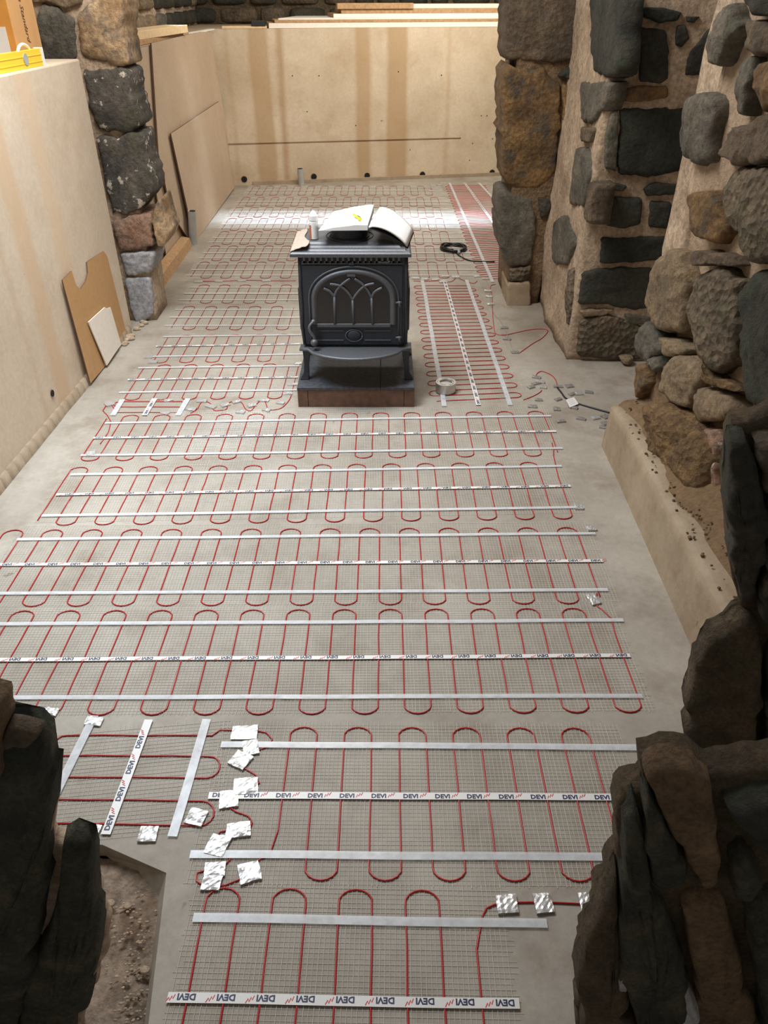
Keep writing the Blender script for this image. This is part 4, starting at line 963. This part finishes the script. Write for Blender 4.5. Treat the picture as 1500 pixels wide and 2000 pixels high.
# door
def arch(xl, xr, yb_, ys, yp, Y, n=22):
    L_, R_ = Z4(xl, ys, Y), Z4(xr, ys, Y); z0 = Z4((xl + xr) / 2, yb_, Y).z; zp = Z4((xl + xr) / 2, yp, Y).z; zs = (L_.z + R_.z) / 2; c = (L_.x + R_.x) / 2; a = (R_.x - L_.x) / 2
    pts = [Vector((L_.x, Y, z0))]
    for i in range(n + 1):
        t = math.pi - math.pi * i / n; pts.append(Vector((c + a * math.cos(t), Y, zs + (zp - zs) * math.sin(t) ** .9 if math.sin(t) > 0 else zs)))
    return pts + [Vector((R_.x, Y, z0))]
mb = MB(); dz0 = Z4(700, 1330).z
mb.box(Z4(285, 800).x, Z4(1165, 800).x, byf - .006, byf + .001, dz0, Z4(700, 630).z); door = bevel(mb.build('door', 'iron', sc), .002)
out = arch(335, 1130, 1330, 935, 640, byf - .007); mb = MB(); mb.tube(out[0:1] + out[1:-1] + out[-1:], .0045, 8); mb.build('outer_arch_bead', 'iron_edge', door, smooth=True)
oa, ia = arch(352, 1110, 1150, 935, 665, byf - .010), arch(410, 1050, 1150, 940, 712, byf - .004); vs = []; fs = []
for p, q in zip(oa, ia): vs += [p + Vector((0, .006, 0)), p.lerp(q, .25) + Vector((0, -.010, 0)), p.lerp(q, .6) + Vector((0, -.010, 0)), q]
for i in range(len(oa) - 1):
    for k in range(3): fs.append((i * 4 + k, i * 4 + 4 + k, i * 4 + 5 + k, i * 4 + 1 + k))
bm_ = MB().add(vs, fs); bm_.build('arch_moulding', 'iron_edge', door, smooth=True)
gl = arch(405, 1055, 1150, 945, 710, byf - .0065); mb = MB(); mb.prism(gl, (0, .002, 0)); g_ = mb.build('glass', 'stove_glass', door); g_['label'] = 'dark sooty glass pane'
def trac(pts, r=.0075): 
    mb = MB(); mb.tube(smooth_path([Z4(x, y, byf - .012) for x, y in pts], 5) if len(pts) > 2 else [Z4(x, y, byf - .012) for x, y in pts], r, 6); return mb.build('tracery_bar', 'iron_edge', door, smooth=True)
for pts in ([(565, 1150), (560, 900)], [(730, 1150), (722, 930)], [(900, 1150), (890, 910)]): trac(pts, .0072)['label'] = 'upright tracery bar'
for pts in ([(560, 905), (520, 860), (465, 835)], [(560, 905), (585, 845), (635, 792), (700, 745)], [(722, 935), (680, 870), (610, 812), (520, 795)], [(722, 935), (765, 872), (830, 812), (915, 790)],
            [(890, 915), (855, 850), (805, 792), (740, 748)], [(890, 915), (920, 862), (985, 828)]): trac(pts, .0072)
mb = MB(); mb.box(Z4(405, 1150).x, Z4(1060, 1150).x, byf - .016, byf - .003, Z4(700, 1175).z, Z4(700, 1142).z); bevel(mb.build('glass_sill', 'iron_edge', door), .004)
for yy in (1210, 1293):
    for xa, xb in ((410, 640), (828, 1060)):
        mb = MB(); mb.tube([Z4(xa, yy, byf - .008), Z4(xb, yy, byf - .008)], .0025, 6); mb.build('panel_bead', 'iron_edge', door)
oc = Z4(735, 1252, byf - .008); mb = MB()
mb.tube([oc + Vector((.042 * math.cos(a), 0, .031 * math.sin(a))) for a in [math.radians(t) for t in range(0, 361, 12)]], .004, 6); mb.build('medallion_ring', 'iron_edge', door, smooth=True)
mb = MB(); mb.sphere(oc, .036, 0, (1, .22, .76)); mb.build('medallion', 'iron', door, smooth=True)
mb = MB(); c0 = Z4(672, 728, byf - .016); mb.box(c0.x, c0.x + .040, c0.y - .002, c0.y + .004, c0.z, c0.z + .012); mb.build('maker_plate', 'iron_edge', door)
mb = MB(); mb.tube(smooth_path([Z4(372, 1130, byf - .03), Z4(340, 1170, byf - .04), Z4(345, 1215, byf - .045), Z4(380, 1270, byf - .045), Z4(385, 1310, byf - .045)]), .008, 8)
mb.tube([Z4(375, 1130, byf), Z4(372, 1130, byf - .035)], .012, 10); mb.sphere(Z4(382, 1315, byf - .048), .019); mb.build('door_handle', 'iron_edge', sc, smooth=True)
for yy in (975, 1285):
    mb = MB(); p = Z4(1138, yy, byf - .012); mb.tube([p + Vector((0, 0, -.014)), p + Vector((0, 0, .016))], .007, 8); mb.tube([p + Vector((-.020, 0, .008)), p + Vector((.012, 0, .010))], .006, 8); mb.build('hinge', 'iron_edge', sc, smooth=True)
# ash lip
mb = MB(); pts = []; lz = .285
lipL, lipR = Z4(252, 1365, 3.64).x, Z4(1240, 1350, 3.64).x; cxl = (lipL + lipR) / 2
pts = [(lipL, 3.70), (lipL, 3.635), (lipL + .045, 3.632)]
for i in range(1, 16):
    t = i / 16; pts.append((lipL + .045 + (lipR - lipL - .09) * t, 3.632 - .125 * math.sin(math.pi * t) ** .55))
pts += [(lipR - .045, 3.632), (lipR, 3.635), (lipR, 3.70)]
mb.prism([(x, y, lz - .008) for x, y in pts], (0, 0, .010)); mb.build('ash_lip', 'iron_edge', sc)
mb = MB(); mb.tube([Vector((x, y, lz)) for x, y in pts[1:-1]], .0085, 8); mb.build('ash_lip_rim', 'iron_edge', sc, smooth=True)
mb = MB(); mb.box(bx0 + .02, bx1 - .02, byf + .01, byb - .01, .275, .302); mb.build('bottom_plate', 'iron', sc)
for x, sx2 in ((Z4(312, 1400).x, -1), (Z4(1195, 1400).x, 1)):
    for y in (3.665, 3.99):
        mb = MB(); ps = [(0, .283, .020), (.0, .24, .017), (sx2 * .004, .19, .013), (sx2 * .006, .15, .014), (sx2 * .014, .125, .020), (sx2 * .018, pz + .001, .024)]
        vs = []; fs = []
        for dx, z, hw in ps: vs += [(x + dx - hw, y - hw * .8, z), (x + dx + hw, y - hw * .8, z), (x + dx + hw, y + hw * .8, z), (x + dx - hw, y + hw * .8, z)]
        for k in range(len(ps) - 1):
            for i in range(4): fs.append((k * 4 + i, k * 4 + 4 + i, k * 4 + 4 + (i + 1) % 4, k * 4 + (i + 1) % 4))
        fs += [(0, 1, 2, 3), tuple(len(vs) - 1 - i for i in range(4))]
        mb.add(vs, fs); bevel(mb.build('leg', 'iron', sc), .003)
# light tan powder, built as a thin sheet along the top's left edge
vs = []; fs = []; n = 10
for j in range(n + 1):
    for i in range(n + 1):
        u, v = i / n, j / n; x = tx0 + .001 + .085 * u * (1 - .45 * v) * (1 + .15 * math.sin(v * 9)); y = 3.66 + .36 * v
        ins = x - tx0; z = .752
        for (i0_, z0_), (i1_, z1_) in zip(levels[1:-1], levels[2:]):
            if i0_ <= ins <= i1_: z = z0_ + (z1_ - z0_) * (ins - i0_) / (i1_ - i0_ + 1e-6)
        if ins > .12: z = .795
        z = max(z, .75) + .0035 + .0015 * nz((x, y, 0), 30)
        vs.append((x, y, z))
for j in range(n):
    for i in range(n): fs.append((j * (n + 1) + i, j * (n + 1) + i + 1, (j + 1) * (n + 1) + i + 1, (j + 1) * (n + 1) + i))
o = link('dust_layer', from_data(vs, fs), 'dust', smooth=True, origin=(-.4, 3.8, .765)); sm = o.modifiers.new('s', 'SOLIDIFY'); sm.thickness = .003; sm.offset = 1
tag(o, 'light tan powder on the left edge of the stove top', 'cloth')

# open catalogue on the collar
bk = empty('open_book', (cx, cy, .852), 'large open book with blank white pages lying over the stove flue collar', 'book')
zb = .856
q = [P(622, 450, zb), P(718, 449, zb), P(730, 409, zb + .012), P(652, 413, zb)]
mb = MB(); vs = []; fs = []; n = 10
for j in range(n + 1):
    for i in range(n + 1):
        u, v = i / n, j / n; p = q[0] * (1 - u) * (1 - v) + q[1] * u * (1 - v) + q[2] * u * v + q[3] * (1 - u) * v
        vs.append(p + Vector((0, 0, .022 * math.sin(min(1, u * 1.1) * math.pi * .5) + .004 * nz(p, 20))))
for j in range(n):
    for i in range(n): fs.append((j * 11 + i, j * 11 + i + 1, (j + 1) * 11 + i + 1, (j + 1) * 11 + i))
b0 = len(vs); ring = list(range(11)) + [j * 11 + 10 for j in range(1, 11)] + [110 + i for i in range(9, -1, -1)] + [j * 11 for j in range(9, 0, -1)]
vs += [Vector((vs[i].x, vs[i].y, zb - .002)) for i in ring]; L_ = len(ring)
for k in range(L_): fs.append((ring[(k + 1) % L_], ring[k], b0 + k, b0 + (k + 1) % L_))
fs.append(tuple(b0 + k for k in range(L_ - 1, -1, -1)))
mb.add(vs, fs); mb.build('left_pages', 'paper', bk, smooth=False)
# right half: slopes down over the edge of the stove
a, b_ = P(720, 443, zb + .018), P(741, 405, zb + .018); c_, d_ = P(808, 450, .79), P(796, 481, .775)
vs = []; fs = []; n = 12
for j in range(n + 1):
    for i in range(n + 1):
        u, v = i / n, j / n; p = a * (1 - u) * (1 - v) + d_ * u * (1 - v) + c_ * u * v + b_ * (1 - u) * v
        vs.append(p + Vector((0, 0, .030 * math.sin(u * math.pi) ** .7 if u < 1 else 0)))
for j in range(n):
    for i in range(n): fs.append((j * 13 + i, j * 13 + i + 1, (j + 1) * 13 + i + 1, (j + 1) * 13 + i))
o = link('right_pages', from_data(vs, fs), 'paper', bk, smooth=True); sm = o.modifiers.new('s', 'SOLIDIFY'); sm.thickness = .006; sm.offset = -1
vs2 = [(p - Vector((0, 0, .010 + .018 * math.sin(max(0, min(1, (i % 13) / 12)) * math.pi))) + Vector((.002, 0, 0))) for i, p in enumerate(vs)]
o = link('cover', from_data(vs2, fs), 'cover_dark', bk, smooth=True); sm = o.modifiers.new('s', 'SOLIDIFY'); sm.thickness = .003; sm.offset = -1; o['label'] = 'dark cover under the sloping pages'
# marker pen
pa, pb = P(691, 419, zb + .034), P(704, 428, zb + .034)
pn_ = empty('marker_pen', ((pa + pb) / 2), 'yellow marker pen lying on the open book', 'pen')
mb = MB(); mb.tube([pa, pa.lerp(pb, .7)], .006, 10); mb.build('barrel', 'pen_yellow', pn_, smooth=True)
mb = MB(); mb.tube([pa.lerp(pb, .7), pb], .0072, 10); mb.build('pen_cap', 'pen_yellow', pn_, smooth=True)
mb = MB(); mb.tube([pa.lerp(pb, .6) + Vector((0, .004, .006)), pb + Vector((0, .002, .007))], .0025, 6); mb.build('clip', 'cover_dark', pn_)
# glue bottle
gb = P(614, 466, .7965); g0 = empty('glue_bottle', (gb.x, gb.y, .7965), 'white plastic bottle with a brown label on the stove top', 'bottle')
mb = MB(); mb.lathe((gb.x, gb.y, .7965), [(.019, 0), (.021, .003), (.021, .078), (.018, .084)], 20); mb.build('bottle_body', 'plastic_white', g0, smooth=False)
mb = MB(); mb.lathe((gb.x, gb.y, .7965), [(.0205, .084), (.0215, .088), (.0215, .108), (.012, .122), (.003, .130)], 20); t = mb.build('bottle_cap', 'dust', g0); t['label'] = 'pale pointed cap'; t.data.materials[0] = M['plastic_white']
mb = MB(); vs = []; fs = []
for i in range(9):
    a = math.radians(150 + i * 11); vs += [(gb.x + .0214 * math.cos(a), gb.y + .0214 * math.sin(a), .800), (gb.x + .0214 * math.cos(a), gb.y + .0214 * math.sin(a), .862)]
for i in range(8): fs.append((2 * i, 2 * i + 2, 2 * i + 3, 2 * i + 1))
mb.add(vs, fs); mb.build('bottle_label', 'bottle_brown', g0)

# ============================================================ THINGS ALONG THE LEFT
def board(name, poly, p0, n, th, mats, label, cat, group=None, edge=None):
    n = Vector(n).normalized(); pts = [PL(x, y, p0, n) for x, y in poly]
    mb = MB(); mb.prism(pts, -n * th); mb.m = [0, 0] + [1] * len(pts)
    c = sum(pts, Vector()) / len(pts); o = mb.build(name, mats, origin=(c.x, c.y, min(p.z for p in pts))); return tag(o, label, cat, group)
def lean(xb, xt, h): return Vector((h, 0, xb - xt)).normalized()        # leaning face, foot at xb, head at xt
bl = Vector((-1.605, 0, 0))
board('hardboard_sheet', [(122, 547), (140, 529), (149, 557), (157, 565), (168, 549), (172, 533), (170, 512), (206, 487), (237, 610), (250, 662), (177, 749)], (-1.603, 0, 0), lean(-1.603, -1.625, .8), .006, ['hardboard', 'board_brown_edge'],
      'brown hardboard sheet with a notched top leaning on the near left wall', 'board')
board('plasterboard_offcut', [(173, 629), (205, 600), (209, 603), (234, 676), (209, 714)], (-1.585, 0, 0), lean(-1.585, -1.603, .35), .006, ['board_white', 'board_white'],
      'front white board offcut leaning on the brown hardboard', 'board')
board('plasterboard_offcut', [(190, 622), (209, 603), (216, 600), (237, 673), (222, 694)], (-1.594, 0, 0), lean(-1.594, -1.61, .35), .005, ['board_white', 'board_white'],
      'rear white board offcut showing behind the front one against the hardboard', 'board')
board('fibreboard_sheet', [(296, 84), (392, 62), (410, 62), (462, 362), (370, 470), (335, 415), (310, 300)], (-1.672, 0, 0), (1, 0, .012), .012, ['fibre_board', 'board_brown_edge'],
      'tall beige sheet standing against the far left wall up to its top', 'board')
board('fibreboard_sheet', [(262, 96), (312, 84), (372, 466), (328, 520)], (-1.705, 0, 0), (1, 0, .005), .010, ['fibre_board', 'board_brown_edge'],
      'narrow beige sheet nearest the stone pier on the far left wall', 'board')
board('fibreboard_sheet', [(334, 261), (428, 198), (458, 366), (381, 474)], (-1.622, 0, 0), lean(-1.622, -1.655, .8), .012, ['fibre_board', 'board_brown_edge'],
      'lower beige sheet with a slanted top leaning in the back left corner', 'board')
# stub pipes
b_ = P(373, 477); t_ = YP(359, 426, b_.y + .06)
mb = MB(); b2 = Vector((b_.x + .02, b_.y, .0)); mb.tube([b2, Vector((-1.60, b_.y + .0, .27))], .034, 20); mb.tube([Vector((-1.60, b_.y, .268)), Vector((-1.60, b_.y, .272))], .029, 20, 1)
o = mb.build('pipe_stub', ['pipe_grey', 'hole_shade'], smooth=False, origin=b2); tag(o, 'grey plastic pipe stub leaning by the far left wall near the stone pier', 'pipe')
b_ = P(589, 361); mb = MB(); mb.tube([(b_.x, b_.y, 0), (b_.x - .006, b_.y, .165)], .034, 20); mb.tube([(b_.x - .006, b_.y, .165), (b_.x - .006, b_.y, .168)], .029, 20, 1)
o = mb.build('pipe_stub', ['pipe_grey', 'hole_shade'], origin=(b_.x, b_.y, 0)); tag(o, 'grey plastic pipe stub rising from the floor at the back wall', 'pipe')

# spirit level, carton, tape ring on the near left wall
wt = 1.488
la, lb2 = Vector((wall_x(3.3) - .035, 3.3, wt)), Vector((-1.638, 4.22, wt))
ld = (lb2 - la).normalized(); ls = Vector((-ld.y, ld.x, 0))
lv = empty('spirit_level', (la + lb2) / 2, 'yellow spirit level with a white end lying along the top of the near left wall', 'spirit level')
mb = MB(); mb.prism([la, lb2, lb2 + ls * .03, la + ls * .03], (0, 0, .07)); mb.build('beam', 'level_yellow', lv)
mb = MB()
for z in (.018, .045): mb.prism([la - ls * .0015 + Vector((0, 0, z)), lb2 - ls * .0015 + Vector((0, 0, z)), lb2 + Vector((0, 0, z)), la + Vector((0, 0, z))], (0, 0, .004))
mb.build('rib', 'level_yellow', lv)
mb = MB(); mb.prism([lb2 - ls * .003, lb2 + ld * .025 - ls * .003, lb2 + ld * .025 + ls * .033, lb2 + ls * .033], (0, 0, .074)); mb.build('end_cap', 'plastic_white', lv)
vp = PL(50, 116, la, ls); mb = MB(); mb.tube([vp - ls * .003, vp - ls * .0005], .024, 20, 0); n0 = len(mb.v)
for v in mb.v: v += ld * (0.0) ; 
mb.build('vial_window', 'pipe_grey', lv)
cb0 = Vector((-1.70, 4.12, wt)); cbw, cbl, cbh = .42, .30, .55
cb = empty('carton', (cb0.x - cbw / 2, cb0.y + cbl / 2, wt), 'tall brown cardboard carton with printed name behind the yellow level', 'box')
mb = MB(); mb.box(cb0.x - cbw, cb0.x, cb0.y, cb0.y + cbl, wt, wt + cbh); bevel(mb.build('carton_body', 'cardboard', cb), .004)
mb = MB(); mb.box(cb0.x - cbw + .004, cb0.x - .004, cb0.y - .002, cb0.y, wt + .01, wt + cbh - .01); mb.build('front_panel', 'cardboard_orange', cb)
v_, f_ = word('American Standard', .052, .35); mb = MB(); tl = max(v.x for v in v_)
mb.add([Vector((cb0.x + .0015, cb0.y + .13 + v.y, wt + .09 + (tl - v.x) * .80)) for v in v_], f_); mb.build('carton_print', 'print_brown', cb)
mb = MB()
for (u0, u1, w0, w1) in ((.20, .035, .03, .16), (.20, .12, .16, .27), (.2, .09, .32, .44)):
    mb.box(cb0.x - u0, cb0.x - u1, cb0.y - .004, cb0.y - .002, wt + w0, wt + w1)
mb.build('address_label', 'print_white', cb)
rg = Vector((-1.668, 4.10, wt)); mb = MB()
mb.tube([rg + Vector((.0, .075 * math.cos(a), .050 + .043 * math.sin(a))) for a in [math.radians(t) for t in range(0, 361, 12)]], .007, 8); o = mb.build('white_ring', 'plastic_white', smooth=True, origin=rg)
tag(o, 'white plastic ring standing between the yellow level and the carton', 'ring')

# boards stacked on the back ledge, timber at the left
BT = 1.464; zz = BT
tagb = 'boards stacked on the back wall'
def plank(x0, x1, z0, th, dep, off, mat, label, nm='board', mat2=None, cut=0):
    a = B0 + bd * (x0 - B0.x) / bd.x; b_ = B0 + bd * (x1 - B0.x) / bd.x
    mb = MB(); s_ = -bn; mb.prism([a + s_ * (off + 0), b_ + s_ * off, b_ + s_ * (off + dep), a + bd * cut + s_ * (off + dep)], (0, 0, th)); 
    for v in mb.v: v.z += z0
    mb.m = [0, 0] + [1 if i == 0 else 0 for i in range(4)]
    c = (a + b_) / 2; o = mb.build(nm, [mat, mat2 or mat], origin=(c.x, c.y, z0)); bevel(o, .003); return tag(o, label, 'board', tagb)
plank(-1.16, 1.6, BT, .045, .5, .02, 'wood_tan', 'thin pale board at the very bottom of the stack on the back wall', mat2='board_white')
plank(-1.10, 1.6, BT + .045, .025, .5, .03, 'wood_tan', 'brown board second from the bottom of the stack on the back wall')
plank(-1.06, 1.6, BT + .07, .015, .80, .05, 'board_white', 'white sheet with a slanted left end in the stack on the back wall', cut=.25)
plank(-.50, 1.6, BT + .085, .035, .5, .10, 'wood_tan', 'board in the middle of the stack with a bright front edge', mat2='board_white')
plank(-.42, 1.6, BT + .12, .04, .5, .10, 'wood_tan', 'tan board second from the top of the stack on the back wall')
plank(-.46, .32, BT + .16, .05, .12, .08, 'wood_tan', 'short tan batten on top of the stack at its left', nm='batten')
plank(-.40, 1.6, BT + .16, .04, .3, .22, 'wood_light', 'long pale board on top of the stack on the back wall', mat2='board_white')
plank(-1.62, -1.18, BT, .022, .12, .01, 'wood_light', 'thin pale strip of wood on the back wall near the left corner', nm='batten')
o = plank(-1.33, -1.19, BT + .0225, .045, .10, .0, 'cover_dark', 'small black block on the back wall left of the boards', nm='block'); o['category'] = 'block'; del o['group']
for (pts, z0, th, mt, lab) in (([(-1.76, 6.0), (-1.70, 7.8), (-1.95, 7.85), (-2.05, 6.0)], 1.457, .03, 'wood_tan', 'lower dark-edged sheet on top of the far left wall'),
                               ([(-1.80, 6.0), (-1.66, 7.6), (-1.86, 7.65), (-2.02, 6.0)], 1.488, .055, 'wood_light', 'thick pale timber plank on top of the far left wall'),
                               ([(-1.70, 7.9), (-1.68, 8.9), (-1.74, 8.9), (-1.78, 7.9)], 1.457, .012, 'board_white', 'thin white offcut on the far left wall near the corner')):
    mb = MB(); mb.prism([(x, y, z0) for x, y in pts], (0, 0, th)); o = mb.build('timber_plank', mt, origin=(pts[0][0], pts[0][1], z0)); bevel(o, .003); tag(o, lab, 'timber')

# debris in the trench
mb = MB()
for i in range(150):
    q = P(random.gauss(262, 22), random.uniform(1740, 2000), -.04)
    if not (-.85 < q.x < -.5): continue
    r = random.uniform(.0012, .0035); mb.sphere((q.x, q.y, -.040 + .02 * nz((q.x, q.y, 0), 9) + .004), r, 0, (1.4, .9, .6))
o = mb.build('gravel', 'mortar', kind='stuff'); tag(o, 'pale grit scattered in the dug trench beside the left jamb stones', 'gravel')
for x, y, r in ((249, 1770, .008), (283, 1895, .009), (215, 1765, .010)):
    q = P(x, y, -.035); mb = MB(); mb.sphere((0, 0, 0), r, 0, (1.3, 1, .7)); o = mb.build('pebble', 'mortar', smooth=True); o.location = (q.x, q.y, -.034)
    tag(o, {249: 'pale pebble in the middle of the trench near its top end', 283: 'elongated pale pebble by the right edge of the trench', 215: 'pale pebble beside the second dark jamb stone in the trench'}[x], 'pebble')
